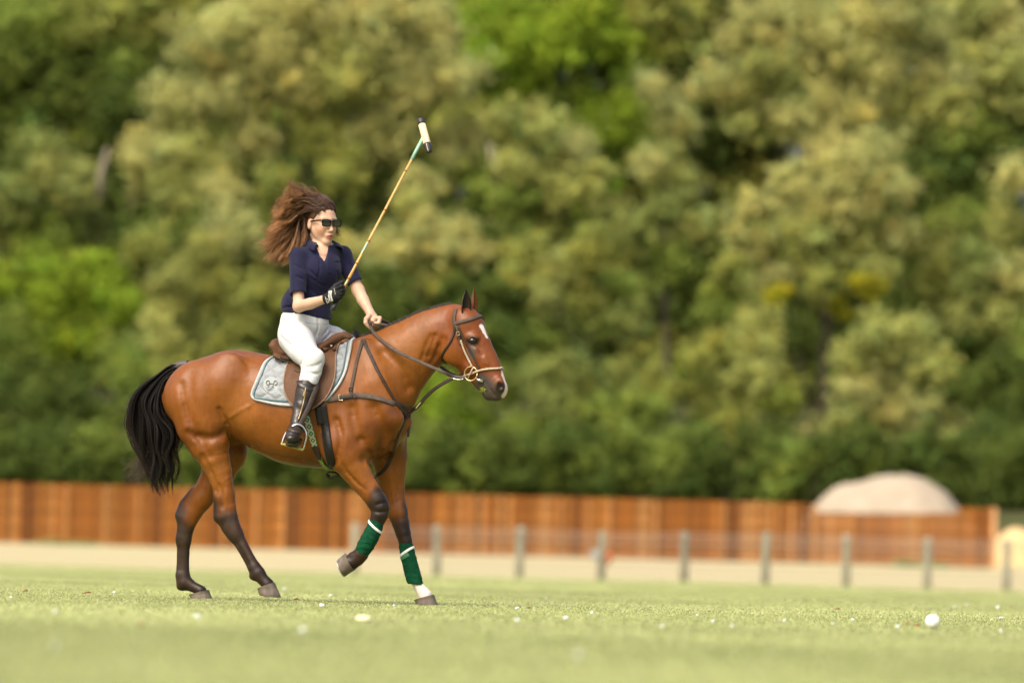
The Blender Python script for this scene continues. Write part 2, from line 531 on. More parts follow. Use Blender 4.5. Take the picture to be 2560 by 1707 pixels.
def build_fence():
    root = empty('board_fence', tuple(W(1280, 1380, FY)))
    tag(root, 'long orange-brown wooden board fence running across behind the pitch', 'fence')
    o0 = np.array(root.location)
    wb = 0.145
    mb = MB(); mb.box((0, 0, 0), (wb - 0.012, 0.022, 1.0)); meshes = []
    proto = mb.build('board', m_boards[0], root, bevel=0)
    for mm in m_boards:
        me = proto.data.copy(); me.materials[0] = mm; meshes.append(me)
    bpy.data.objects.remove(proto)
    x0 = W(-70, 1280, FY)[0]; x1 = W(2488, 1330, FY)[0]
    n = int((x1 - x0) / wb)
    tone = 0
    for i in range(n):
        x = x0 + (i + 0.5) * wb
        px = 1280 + x * FS
        ytop = 1206 + (1271 - 1206) * px / 2490
        if 2040 < px < 2405: ytop = 1281 + 2 * random.random()
        ybot = 1352 + (1412 - 1352) * px / 2490
        zt = W(px, ytop, FY)[2] + random.uniform(-0.015, 0.015); zb = W(px, ybot, FY)[2] - 0.15
        if random.random() < 0.7: tone = random.choices((0, 1, 2, 3), (5, 3, 3, 2))[0]
        o = bpy.data.objects.new('board', meshes[tone])
        link(o, root)
        o.location = (x - o0[0], random.uniform(-0.012, 0.012) - o0[1] + FY, (zt + zb) / 2 - o0[2])
        o.scale = (1, 1, zt - zb)
        o.rotation_euler = (0, random.uniform(-0.006, 0.006), 0)
    for f in (0.15, 0.45, 0.74):
        mb = MB()
        a = W(-70, 1206 + 150 * f - 2, FY - 0.03); b = W(2488, 1271 + 148 * f, FY - 0.03)
        mb.tube([a - o0, b - o0], 0.022, 4)
        mb.build('rail', m_rail, root)
    mb = MB()          # the fence runs on out of the picture to the left
    for i in range(110):
        x = x0 - (i + .5) * wb; px = 1280 + x * FS
        zt = W(px, 1206 + .0261 * px, FY)[2]; zb = W(px, 1352 + .0241 * px, FY)[2] - .15
        mb.box((x - o0[0], random.uniform(-.012, .012) - o0[1] + FY, (zt + zb) / 2 - o0[2]), (wb - .012, .022, zt - zb))
    tag(mb.build('fence_continuation', m_boards[0], root), kind='stuff')
    # light upright battens on the front, a few metres apart, and the end post with its short return
    for px in (165, 262, 345, 560, 640, 905, 1180, 1275, 1400, 1470, 1640, 1810, 1945, 1978, 2035, 2130, 2300):
        zt = W(px, 1208 + 0.026 * px + (18 if 2040 < px < 2405 else 0), FY)[2]; zb = W(px, 1350 + 0.024 * px, FY)[2] - 0.15
        x = W(px, 1300, FY)[0]
        mb = MB(); mb.box((x - o0[0], -0.09 - o0[1] + FY, (zt + zb) / 2 - o0[2]), (0.13, 0.03, zt - zb))
        mb.build('batten', m_boards[3], root)
    p = W(2484, 1340, FY)
    zt = W(2490, 1268, FY)[2]; zb = W(2490, 1418, FY)[2] - 0.2
    mb = MB(); mb.box((p[0] - o0[0], -o0[1] + FY, (zt + zb) / 2 - o0[2]), (0.16, 0.16, zt - zb)); mb.build('end_post', mat('pale_post', (0.50, 0.27, 0.12), rough=0.8, var=0.2, vscale=3), root)


build_fence()

# ------------------------------------------------------------------ post and wire fence at the pitch edge
PY = 98.5
PS = FPX / (PY + 30)
m_post = mat('weathered_post', (0.255, 0.26, 0.19), rough=0.9, spec=0.1, var=0.3, vscale=4, stretch=(5, 5, 1), objrand=0.15)
m_wire = mat('fence_wire', (0.30, 0.30, 0.27), rough=0.5, metal=0.6)


def build_wire_fence():
    c = W(1700, 1445, PY)
    root = empty('wire_fence', (c[0], PY, float(ground_z(c[0], PY))))
    tag(root, 'low grey post and wire fence along the far edge of the pitch', 'fence')
    o0 = np.array(root.location)
    pxs = [886, 1091, 1298, 1503, 1710, 1912, 2115, 2318, 2516, 2720]
    tops = []
    for i, px in enumerate(pxs):
        base = 1431 + 0.0245 * (px - 886)
        top = base - 122 + random.uniform(-4, 4)
        a = W(px, base, PY); b = W(px, top, PY)
        za = float(ground_z(a[0], PY)) - 0.12
        mb = MB()
        h = b[2] - za
        mb.tube([(0, 0, 0), (0, 0, h * 0.5), (random.uniform(-.02, .02), 0, h - 0.05), (0, 0, h)], [0.10, 0.098, 0.095, 0.07], 10)
        o = mb.build('post', m_post, root, smooth=True)
        o.location = (a[0] - o0[0], random.uniform(-.05, .05), za - o0[2])
        tops.append((a[0], b[2], za + 0.12))
    for f in (0.94, 0.86, 0.76, 0.66, 0.5, 0.34, 0.18):
        mb = MB()
        mb.tube([(t[0] - o0[0], -0.10, t[2] + (t[1] - t[2]) * f - o0[2]) for t in tops], 0.011 if f < 0.7 else 0.014, 5)
        mb.build('wire', m_wire, root)
    # red rag and pale sign tied to one post
    a = W(1519, 1390, PY - 0.2)
    F = Field(a - 0.35, a + 0.35, 0.03)
    F.limb([a + (-0.02, 0, 0.10), a + (0.06, 0, -0.02), a + (0.0, 0, -0.2)], [0.06, 0.09, 0.04], n=(0, 1, 0), rlat=[0.04, 0.05, 0.03])
    V, Fc = F.mesh()
    o = mesh_np('red_rag', V - a, Fc, mat('rag_red', (0.36, 0.10, 0.04), rough=0.9, var=0.2, vscale=8))
    o.location = a
    tag(o, 'small orange-red rag tied beside the third visible wire fence post', 'rag')
    a = W(1487, 1385, PY - 0.18)
    mb = MB(); mb.box((0, 0, 0), (0.2, 0.03, 0.26)); o = mb.build('notice_board', mat('pale_sign', (0.27, 0.27, 0.25), rough=0.7, var=0.1), None, bevel=0.01)
    o.location = a
    tag(o, 'small pale grey board fixed next to the orange-red rag', 'sign')


build_wire_fence()

# ------------------------------------------------------------------ sand heaps
m_heap = mat('heap_sand', (0.315, 0.265, 0.195), rough=0.95, spec=0.05, var=0.15, vscale=1.2, bump=0.5, bscale=5)
HY = 150.0
HS = FPX / (HY + 30)
gz = float(ground_z(0, HY))
def ridge_heap(prof, Yc, depth, label, m):
    """heap with this skyline (px, py), falling away to the front and back"""
    xs_ = np.linspace(prof[0][0], prof[-1][0], 70); tops = np.interp(xs_, [p[0] for p in prof], [p[1] for p in prof])
    tops = np.convolve(np.pad(tops, 3, mode='edge'), np.ones(7) / 7, 'valid')
    T = np.array([W(a, b, Yc) for a, b in zip(xs_, tops)])
    ys_ = np.linspace(-1, 1, 25); g0 = float(ground_z(0, Yc)) - 0.1
    X = np.repeat(T[:, 0][:, None], 25, 1); Hh = np.maximum(T[:, 2] - g0, 0.02)[:, None] * (1 - np.abs(ys_)[None, :] ** 1.6)
    Yy = Yc + ys_[None, :] * depth * (0.4 + 0.6 * (Hh.max(1) / Hh.max()))[:, None]
    P = np.stack([X, Yy, g0 + Hh], -1).reshape(-1, 3)
    P[:, 2] += np.where(P[:, 2] > g0 + .1, .05 * vnoise(P, 1.2, 2) + .03 * vnoise(P, 3.5, 4), 0)
    idx = np.arange(70 * 25).reshape(70, 25); Fq = np.stack([idx[:-1, :-1], idx[1:, :-1], idx[1:, 1:], idx[:-1, 1:]], -1).reshape(-1, 4)
    base = np.array([T[:, 0].mean(), Yc, g0])
    o = mesh_np('sand_heap', P - base, Fq, m); o.location = base
    tag(o, label, 'sand heap')


ridge_heap([(1960, 1330), (2030, 1268), (2075, 1228), (2102, 1206), (2128, 1210), (2152, 1208), (2172, 1196), (2205, 1187), (2285, 1187), (2320, 1202), (2358, 1224), (2385, 1252), (2410, 1284), (2450, 1330)], HY, 4.0,
           'large rounded beige sand heap rising above the board fence', m_heap)
ridge_heap([(2440, 1400), (2490, 1345), (2520, 1322), (2545, 1318), (2575, 1330), (2620, 1345), (2690, 1400)], 146.5, 2.2,
           'pale yellow sand heap beyond the right end of the board fence', mat('yellow_sand', (0.48, 0.35, 0.16), rough=0.95, var=0.12, vscale=1.5, bump=0.4, bscale=5))

# ------------------------------------------------------------------ weeds at the fence foot
def weed(px, py, Y, wpx, hpx, label):
    sc = FPX / (Y + 30)
    p = W(px, py, Y); z0 = float(ground_z(p[0], Y))
    n = 160
    R = RNG.normal(0, 1, (n, 3)) * np.array([wpx / sc * 0.35, 0.15, 0]); H = RNG.uniform(0.3, 1, n) * (p[2] - z0 + hpx / sc / 2)
    b = R * np.array([1, 1, 0]); tip = b + np.stack([RNG.normal(0, .1, n), RNG.normal(0, .1, n), np.maximum(H, 0.15)], 1)
    w = np.stack([RNG.normal(0, .03, n), RNG.normal(0, .03, n), np.zeros(n)], 1)
    V = np.stack([b - w, b + w, tip], 1).reshape(-1, 3)
    C = np.repeat(np.array([[0.20, 0.26, 0.08]]) * RNG.uniform(0.7, 1.2, (n, 1)), 3, axis=0)
    o = mesh_np('weed_tuft', V, np.arange(3 * n).reshape(-1, 3), mat('weed_leaf', attr=True, rough=0.8, transl=0.3), None, False, C)
    o.location = (p[0], Y, z0)
    tag(o, label, 'weed', 'weed tufts along the foot of the board fence')


weed(135, 1356, 138, 50, 26, 'left green weed tuft at the foot of the board fence behind the tail')
weed(210, 1362, 138, 36, 18, 'small green weed tuft just right of the larger one by the fence')
weed(2260, 1405, 138, 40, 26, 'green weed tuft at the fence foot below the beige heap')
weed(2340, 1412, 138, 40, 22, 'small green weed tuft near the right end of the board fence')

# ------------------------------------------------------------------ the wood on the slope behind
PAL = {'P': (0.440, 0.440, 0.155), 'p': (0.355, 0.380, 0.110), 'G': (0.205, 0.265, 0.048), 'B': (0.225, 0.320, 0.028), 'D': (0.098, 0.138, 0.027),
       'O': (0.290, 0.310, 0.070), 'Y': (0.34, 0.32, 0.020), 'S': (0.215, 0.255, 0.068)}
m_leaf = mat('tree_leaf', attr=True, rough=0.75, spec=0.08, transl=0.42)
m_bark = mat('tree_bark', (0.075, 0.065, 0.04), rough=0.9, var=0.35, vscale=1.5, stretch=(3, 3, 0.5))
m_bark_pale = mat('pale_bark', (0.20, 0.17, 0.12), rough=0.9, var=0.3, vscale=1.5, stretch=(3, 3, 0.5))


def leaf_cloud(c, r, n, size, col):
    """leaf faces spread through one uneven bough of foliage"""
    sub = max(8, int(10 + r * 5))
    d = RNG.normal(0, 1, (sub, 3)); d /= np.linalg.norm(d, axis=1, keepdims=True)
    d[:, 2] = d[:, 2] * 0.85 + 0.12
    cen = c + d * (r * RNG.uniform(0.35, 0.85, (sub, 1)))
    rad = r * RNG.uniform(0.16, 0.52, sub)
    strd = RNG.normal(0, 1, (sub, 3)) * np.array([1, 1, .6]); strd /= np.linalg.norm(strd, axis=1, keepdims=True); stra = RNG.uniform(0.0, 1.1, sub)
    k = RNG.integers(0, sub, n)
    q = RNG.normal(0, 1, (n, 3)); q /= np.linalg.norm(q, axis=1, keepdims=True)
    off = q * (rad[k] * RNG.uniform(0.25, 1.15, n) ** 0.7)[:, None]
    off = off + strd[k] * (np.sum(off * strd[k], axis=1) * stra[k])[:, None]
    stray = RNG.uniform(0, 1, n) < 0.10
    off = np.where(stray[:, None], off * 1.6, off)
    P = cen[k] + off
    nrm = q * 0.7 + RNG.normal(0, 0.6, (n, 3)) + np.array([0, -0.15, 0.45]); nrm /= np.linalg.norm(nrm, axis=1, keepdims=True)
    a = np.cross(nrm, RNG.normal(0, 1, (n, 3))); a /= np.linalg.norm(a, axis=1, keepdims=True) + 1e-9
    b = np.cross(nrm, a)
    s = size * RNG.uniform(0.6, 1.3, (n, 1))
    V = np.stack([P - a * s * 0.55, P - b * s * 0.28 + nrm * s * 0.06, P + a * s * 0.55, P + b * s * 0.28 + nrm * s * 0.06], 1)
    tint = RNG.uniform(0.75, 1.25, (sub, 1)); hue = RNG.normal(0, 0.06, (sub, 1))
    C = np.asarray(col)[None, :] * (tint[k] * RNG.uniform(0.8, 1.2, (n, 1)))
    C = C * np.concatenate([1 + hue[k], np.ones((n, 1)), 1 - hue[k]], axis=1)
    return V.reshape(-1, 3), np.repeat(C, 4, axis=0)


def tree(Y, tpx, clumps, label, size=0.34, dens=1.0, bark=None, show_trunk=None):
    """clumps: (px, py, radius_px, palette letter) measured at this tree's distance"""
    sc = FPX / (Y + 30)
    b = W(tpx, 1300, Y); bx = b[0]; bz = float(ground_z(bx, Y))
    root = empty('tree', (bx, Y, bz))
    tag(root, label, 'tree', 'trees of the wood behind the board fence')
    base = np.array([bx, Y, bz])
    VV, CC, cen = [], [], []
    for (px, py, rp, pal) in clumps:
        r = rp / sc
        c = W(px, py, Y) + np.array([0, RNG.uniform(-0.8, 0.8) * 1.6, 0])
        if c[2] - r * 0.6 < bz: c[2] = bz + r * 0.6
        n = int(dens * 430 * r * r)
        v, cl = leaf_cloud(c, r, n, size, PAL[pal])
        VV.append(v - base); CC.append(cl); cen.append(c - base)
    V = np.concatenate(VV); C = np.concatenate(CC)
    mesh_np('crown', V, np.arange(len(V)).reshape(-1, 4), m_leaf, root, False, C)
    top = max(c[2] for c in cen)
    mb = MB()
    H = max(top * 0.8, 3)
    cx = np.mean([c[0] for c in cen])
    rt = 0.010 * H + 0.06
    trunk = [(0, 4.2, -0.3), (0.1, 4.2, H * 0.25), (cx * 0.4, 3.6, H * 0.55), (cx * 0.8, 2.6, H)]
    mb.tube(trunk, [rt * 1.25, rt, rt * 0.7, rt * 0.25], 8)
    for c in cen:
        f = min(max(c[2] / H * 0.6, 0.15), 0.9)
        q = np.array([np.interp(f, [0, .25, .55, 1], [0, .1, cx * .4, cx * .8]), 3.6, H * f])
        c = c + np.array([0, 1.2, 0]); mid = (q + c) / 2 + np.array([0, 0.8, -0.2])
        mb.tube([q, mid, c], [rt * 0.25, rt * 0.16, rt * 0.05], 6)
    mb.build('trunk', bark or m_bark, root, smooth=True)
    if show_trunk:
        mb = MB()
        mb.tube([W(x, y, Y - 2.0) - base for x, y in show_trunk], [0.10, 0.16, 0.18, 0.18][:len(show_trunk)], 8)
        mb.build('limb', bark or m_bark_pale, root, smooth=True)
    return root


def fill(x0, x1, y0, y1, r, pal, jitter=0.5, step=1.25):
    out = []
    y = y0
    while y < y1:
        x = x0
        while x < x1:
            out.append((x + random.uniform(-1, 1) * r * jitter, y + random.uniform(-1, 1) * r * jitter, r * random.uniform(0.8, 1.25), random.choice(pal)))
            x += r * step
        y += r * step
    return out


def build_wood():
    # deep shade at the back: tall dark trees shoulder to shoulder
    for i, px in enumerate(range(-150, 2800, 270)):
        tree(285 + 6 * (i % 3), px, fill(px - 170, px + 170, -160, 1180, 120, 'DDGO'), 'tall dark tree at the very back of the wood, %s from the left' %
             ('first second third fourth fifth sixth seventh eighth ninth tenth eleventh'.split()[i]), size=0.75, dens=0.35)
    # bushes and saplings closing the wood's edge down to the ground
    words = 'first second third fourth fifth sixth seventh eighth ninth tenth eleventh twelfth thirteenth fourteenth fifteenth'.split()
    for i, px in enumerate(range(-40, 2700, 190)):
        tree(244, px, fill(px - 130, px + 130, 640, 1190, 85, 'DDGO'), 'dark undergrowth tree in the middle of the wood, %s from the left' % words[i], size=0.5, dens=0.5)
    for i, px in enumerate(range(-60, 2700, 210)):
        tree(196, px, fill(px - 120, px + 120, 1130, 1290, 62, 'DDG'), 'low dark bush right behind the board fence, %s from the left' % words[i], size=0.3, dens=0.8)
    # left
    tree(262, 150, [(60, 60, 150, 'G'), (240, 40, 140, 'O'), (350, 150, 120, 'G'), (120, 210, 140, 'D'), (300, 280, 110, 'D'), (30, 330, 110, 'G'), (200, 350, 90, 'G'), (390, 20, 110, 'O'), (-60, 180, 140, 'G')],
         'mid green tree filling the top left corner of the photo', 0.42, 0.8)
    tree(232, 120, [(115, 390, 75, 'S'), (160, 470, 95, 'p'), (60, 520, 90, 'S'), (200, 570, 80, 'S'), (20, 620, 90, 'p'), (-40, 500, 90, 'S'), (110, 600, 90, 'G')],
         'pointed pale green tree below the top left corner tree', 0.36, 0.9, show_trunk=[(268, 370), (252, 440), (250, 500)])
    tree(214, 130, [(110, 720, 105, 'B'), (240, 700, 85, 'B'), (300, 760, 70, 'B'), (180, 830, 110, 'B'), (40, 850, 110, 'G'), (300, 880, 80, 'G'), (-40, 740, 100, 'B'), (130, 930, 90, 'G')],
         'bright grass-green tree at the left edge, level with the saddle', 0.32, 1.0)
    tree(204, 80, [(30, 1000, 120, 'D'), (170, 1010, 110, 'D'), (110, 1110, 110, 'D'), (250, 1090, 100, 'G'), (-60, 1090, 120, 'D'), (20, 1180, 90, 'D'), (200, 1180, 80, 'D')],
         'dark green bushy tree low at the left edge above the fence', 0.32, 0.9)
    # the big pale olive tree left of centre
    tree(236, 760, [(520, 120, 100, 'P'), (640, 70, 115, 'P'), (790, 40, 115, 'P'), (940, 60, 120, 'P'), (1080, 90, 105, 'P'), (450, 260, 95, 'P'), (570, 250, 95, 'P'), (720, 190, 115, 'P'),
                    (880, 200, 115, 'p'), (1030, 220, 110, 'P'), (1160, 205, 75, 'P'), (380, 380, 85, 'P'), (500, 400, 85, 'p'), (640, 350, 90, 'P'), (790, 330, 95, 'O'), (950, 330, 95, 'P'),
                    (1120, 350, 85, 'P'), (860, 440, 80, 'O'), (1050, 470, 70, 'P'), (430, 490, 70, 'p'), (560, 490, 75, 'P'), (340, 470, 60, 'P'), (700, 470, 70, 'O')],
         'huge pale olive tree filling the photo above the rider', 0.34, 1.0)
    tree(222, 560, [(600, 590, 80, 'P'), (500, 640, 80, 'p'), (420, 730, 90, 'p'), (560, 730, 85, 'O'), (480, 830, 95, 'p'), (620, 820, 80, 'O'), (390, 880, 70, 'p'), (560, 900, 80, 'O'), (370, 620, 75, 'O'), (680, 640, 60, 'p')],
         'pale olive tree behind the rider\'s hair and the horse\'s croup', 0.32, 1.0)
    tree(218, 1060, [(960, 640, 70, 'P'), (1060, 600, 85, 'P'), (1160, 620, 75, 'P'), (1010, 690, 70, 'p'), (930, 740, 60, 'O'), (1120, 720, 60, 'O'), (880, 620, 50, 'P'), (1030, 510, 60, 'p')],
         'pale olive bough-topped tree right of the rider\'s mallet shaft', 0.32, 1.0)
    # bright green centre top
    tree(258, 1370, [(1240, 60, 110, 'B'), (1350, 110, 115, 'B'), (1480, 60, 115, 'B'), (1300, 220, 95, 'B'), (1420, 220, 95, 'G'), (1560, 130, 100, 'B'), (1650, 50, 110, 'O'), (1520, 300, 95, 'B'), (1440, 380, 90, 'B'),
                    (1350, 330, 80, 'G'), (1210, 160, 80, 'B'), (1480, 480, 80, 'B')],
         'bright green tree at the top centre, right of the big pale one', 0.4, 0.9, show_trunk=[(1222, 360), (1235, 410), (1245, 460)])
    tree(230, 1400, [(1340, 330, 70, 'p'), (1420, 380, 80, 'P'), (1300, 420, 75, 'p'), (1390, 470, 80, 'p'), (1480, 440, 60, 'p'), (1500, 520, 60, 'p'), (1290, 510, 70, 'G'), (1400, 560, 70, 'O'), (1250, 300, 60, 'p')],
         'pale green tree in the middle, right of the mallet head', 0.33, 1.0)
    tree(226, 1660, [(1640, 220, 60, 'P'), (1690, 300, 70, 'P'), (1650, 390, 70, 'p'), (1700, 470, 70, 'p'), (1640, 530, 70, 'S'), (1720, 570, 70, 'p'), (1590, 600, 70, 'S'), (1680, 660, 75, 'G'), (1620, 420, 50, 'P')],
         'narrow pale tree between the bright green tree and the big right one', 0.33, 1.0)
    # big pale tree on the right
    tree(238, 2060, [(1900, 90, 105, 'P'), (2010, 50, 115, 'P'), (2130, 90, 105, 'P'), (1800, 200, 80, 'P'), (1930, 190, 95, 'p'), (2060, 170, 110, 'P'), (2190, 190, 95, 'P'), (1990, 290, 95, 'P'), (2120, 300, 105, 'P'),
                    (2260, 300, 85, 'p'), (1890, 270, 80, 'p'), (2350, 200, 80, 'P'), (2320, 110, 80, 'P'), (2380, 290, 70, 'p'), (2280, 20, 110, 'P')],
         'large pale olive tree at the upper right', 0.34, 1.0)
    tree(222, 2060, [(2090, 420, 85, 'P'), (2180, 390, 80, 'P'), (1990, 470, 80, 'P'), (2220, 480, 80, 'P'), (2100, 520, 90, 'P'), (1920, 520, 75, 'P'), (2230, 590, 70, 'P'), (2020, 600, 80, 'p'), (2130, 630, 75, 'p'),
                    (1890, 610, 60, 'P'), (1930, 690, 60, 'P'), (2200, 690, 60, 'p'), (2300, 620, 55, 'p'), (1850, 560, 55, 'P')],
         'pale olive tree right of centre below the large upper right one', 0.32, 1.0)
    tree(216, 2040, [(1945, 745, 42, 'Y'), (2045, 730, 42, 'O'), (2110, 765, 44, 'Y'), (2170, 715, 44, 'Y'), (1900, 800, 70, 'p'), (1830, 680, 60, 'O'), (1990, 830, 70, 'D'), (1800, 760, 70, 'G'), (2060, 690, 50, 'O'), (1900, 880, 70, 'p')],
         'tree with small yellow boughs right of centre', 0.3, 1.0)
    # right edge
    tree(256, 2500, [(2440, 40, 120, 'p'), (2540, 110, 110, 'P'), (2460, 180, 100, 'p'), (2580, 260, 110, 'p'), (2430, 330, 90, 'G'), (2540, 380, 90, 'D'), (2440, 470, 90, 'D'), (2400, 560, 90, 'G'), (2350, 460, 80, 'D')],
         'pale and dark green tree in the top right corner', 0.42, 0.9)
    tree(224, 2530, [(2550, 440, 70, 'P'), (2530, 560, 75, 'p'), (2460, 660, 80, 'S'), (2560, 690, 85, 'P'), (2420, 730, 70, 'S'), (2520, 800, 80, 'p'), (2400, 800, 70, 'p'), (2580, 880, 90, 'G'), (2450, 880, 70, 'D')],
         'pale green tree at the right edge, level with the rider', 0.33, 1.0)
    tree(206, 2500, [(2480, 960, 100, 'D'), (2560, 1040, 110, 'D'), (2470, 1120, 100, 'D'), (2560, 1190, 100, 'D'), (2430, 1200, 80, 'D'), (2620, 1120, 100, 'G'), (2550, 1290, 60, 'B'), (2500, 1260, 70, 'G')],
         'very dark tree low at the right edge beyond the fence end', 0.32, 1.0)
    # lower right
    tree(210, 2230, [(2180, 830, 70, 'p'), (2280, 850, 70, 'p'), (2330, 930, 70, 'p'), (2230, 930, 80, 'P'), (2130, 900, 60, 'p'), (2150, 990, 80, 'P'), (2270, 1020, 80, 'P'), (2370, 1060, 70, 'p'), (2400, 1110, 55, 'P'),
                    (2290, 1110, 75, 'P'), (2180, 1080, 75, 'p'), (2090, 1070, 60, 'p'), (2060, 1130, 70, 'P'), (2150, 1150, 70, 'p'), (2100, 1200, 60, 'O'), (2320, 1190, 60, 'G')],
         'pale olive tree standing over the beige heap', 0.31, 1.0)
    tree(207, 1820, [(1780, 900, 80, 'O'), (1880, 950, 75, 'p'), (1850, 1040, 85, 'O'), (1950, 1010, 70, 'G'), (1770, 1010, 80, 'O'), (1930, 1110, 80, 'p'), (1820, 1130, 85, 'O'), (2010, 1180, 70, 'O'), (1740, 1120, 80, 'G'), (1900, 1200, 70, 'G')],
         'olive tree above the fence, left of the beige heap', 0.31, 1.0)
    tree(212, 1400, [(1310, 640, 75, 'O'), (1400, 680, 80, 'p'), (1480, 620, 65, 'O'), (1350, 760, 80, 'p'), (1290, 720, 70, 'O'), (1460, 760, 75, 'O'), (1420, 850, 75, 'S'), (1330, 850, 70, 'G'), (1530, 700, 70, 'G'), (1560, 800, 70, 'S')],
         'olive green tree above the horse\'s ears to the right', 0.32, 1.0)
    tree(206, 1440, [(1350, 950, 80, 'S'), (1440, 930, 75, 'S'), (1530, 960, 80, 'S'), (1400, 1030, 85, 'S'), (1500, 1050, 80, 'G'), (1310, 1050, 80, 'G'), (1600, 1040, 80, 'G'), (1360, 1130, 80, 'G'), (1460, 1140, 80, 'D'), (1560, 1140, 80, 'G'),
                     (1650, 960, 75, 'O'), (1660, 1130, 75, 'O'), (1420, 1210, 70, 'D'), (1600, 1210, 70, 'G'), (1250, 1210, 70, 'D')],
         'soft green tree in front of the horse\'s face', 0.31, 1.0)
    tree(208, 1150, [(1100, 1000, 80, 'B'), (1180, 1060, 80, 'B'), (1090, 1110, 80, 'G'), (1200, 1160, 80, 'B'), (1230, 980, 70, 'G'), (1120, 1200, 70, 'D'), (1260, 1100, 60, 'G'), (1030, 960, 60, 'G')],
         'deep green tree between the horse\'s chest and chin', 0.31, 1.0)
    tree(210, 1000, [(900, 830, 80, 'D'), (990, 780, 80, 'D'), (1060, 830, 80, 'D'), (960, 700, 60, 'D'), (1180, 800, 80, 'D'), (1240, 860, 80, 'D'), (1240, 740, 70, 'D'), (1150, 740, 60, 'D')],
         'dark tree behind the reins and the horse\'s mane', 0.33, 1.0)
    tree(209, 700, [(600, 930, 70, 'p'), (690, 740, 70, 'O'), (660, 960, 70, 'O'), (900, 1060, 80, 'O'), (800, 1100, 80, 'G'), (680, 1120, 80, 'O'), (580, 1180, 70, 'p'), (760, 1190, 70, 'O'), (900, 1190, 80, 'G')],
         'olive tree mostly hidden behind the horse\'s barrel', 0.31, 1.0)
    tree(205, 420, [(330, 940, 80, 'G'), (440, 940, 80, 'O'), (400, 840, 60, 'p'), (330, 1040, 70, 'D'), (480, 1030, 70, 'G'), (310, 1130, 65, 'p'), (400, 1150, 80, 'D'), (500, 1150, 70, 'O'), (340, 1190, 60, 'O'), (560, 1060, 70, 'D')],
         'mixed olive and dark green tree behind the horse\'s tail', 0.31, 1.0)



build_wood()


def build_side_woods():
    """the wood goes on past both edges of the picture"""
    for x0, x1, nm in ((-1900, -230, 'far woodland continuing to the left of the trees in view'), (2790, 4460, 'far woodland continuing to the right of the trees in view')):
        VV, CC = [], []
        for px in range(x0, x1, 150):
            tone = random.choice(['P', 'G', 'O', 'p', 'B', 'G', 'O'])
            for py in range(-140, 1290, 150):
                Yc = random.uniform(205, 262); sc = FPX / (Yc + 30)
                c = W(px + random.uniform(-60, 60), py + random.uniform(-60, 60), Yc); r = random.uniform(85, 130) / sc
                z = float(ground_z(c[0], c[1]))
                if c[2] < z: c[2] = z + r * .5
                v, cl = leaf_cloud(c, r, int(190 * r * r), 0.5, PAL[tone if random.random() < .6 else random.choice('DGO')])
                VV.append(v); CC.append(cl)
        V = np.concatenate(VV); C = np.concatenate(CC)
        tag(mesh_np('woodland', V, np.arange(len(V)).reshape(-1, 4), m_leaf, None, False, C), nm, 'woodland', kind='stuff')


build_side_woods()
# ------------------------------------------------------------------ the horse
YAW = math.radians(14)
HO = W(760, 1500, 0.0); HO[2] = 0.0
EX = np.array([math.cos(YAW), -math.sin(YAW), 0]); EY = np.array([math.sin(YAW), math.cos(YAW), 0])


def to_local(p):
    d = np.asarray(p, float) - HO
    return np.stack([d @ EX, d @ EY, d[..., 2]], axis=-1)


def to_world(q):
    q = np.asarray(q, float)
    return HO + q[..., 0:1] * EX + q[..., 1:2] * EY + q[..., 2:3] * np.array([0, 0, 1.0])


def H(px, py, lat=0.0):
    """point of the horse's own frame seen at this pixel, lat metres to the horse's left of its midline"""
    d = ray(px, py)
    t = (lat - (CAM - HO) @ EY) / (d @ EY)
    return to_local(CAM + d * t)


HYAW = math.radians(11)            # the head is turned a little further towards the camera
HN = np.array([math.sin(HYAW), math.cos(HYAW), 0])    # head's left, in horse frame
HPOLL = H(1100, 800, 0.0)


def HH(px, py, lat=0.0):
    """as H, but measured from the turned head's own midplane"""
    o = to_local(CAM)
    d = ray(px, py); dl = np.array([d @ EX, d @ EY, d[2]])
    t = (lat - (o - HPOLL) @ HN) / (dl @ HN)
    return o + dl * t


def R(px): return px / S


HF = Field((-1.0, -0.50, -0.06), (1.42, 0.46, 1.90), 0.0070)


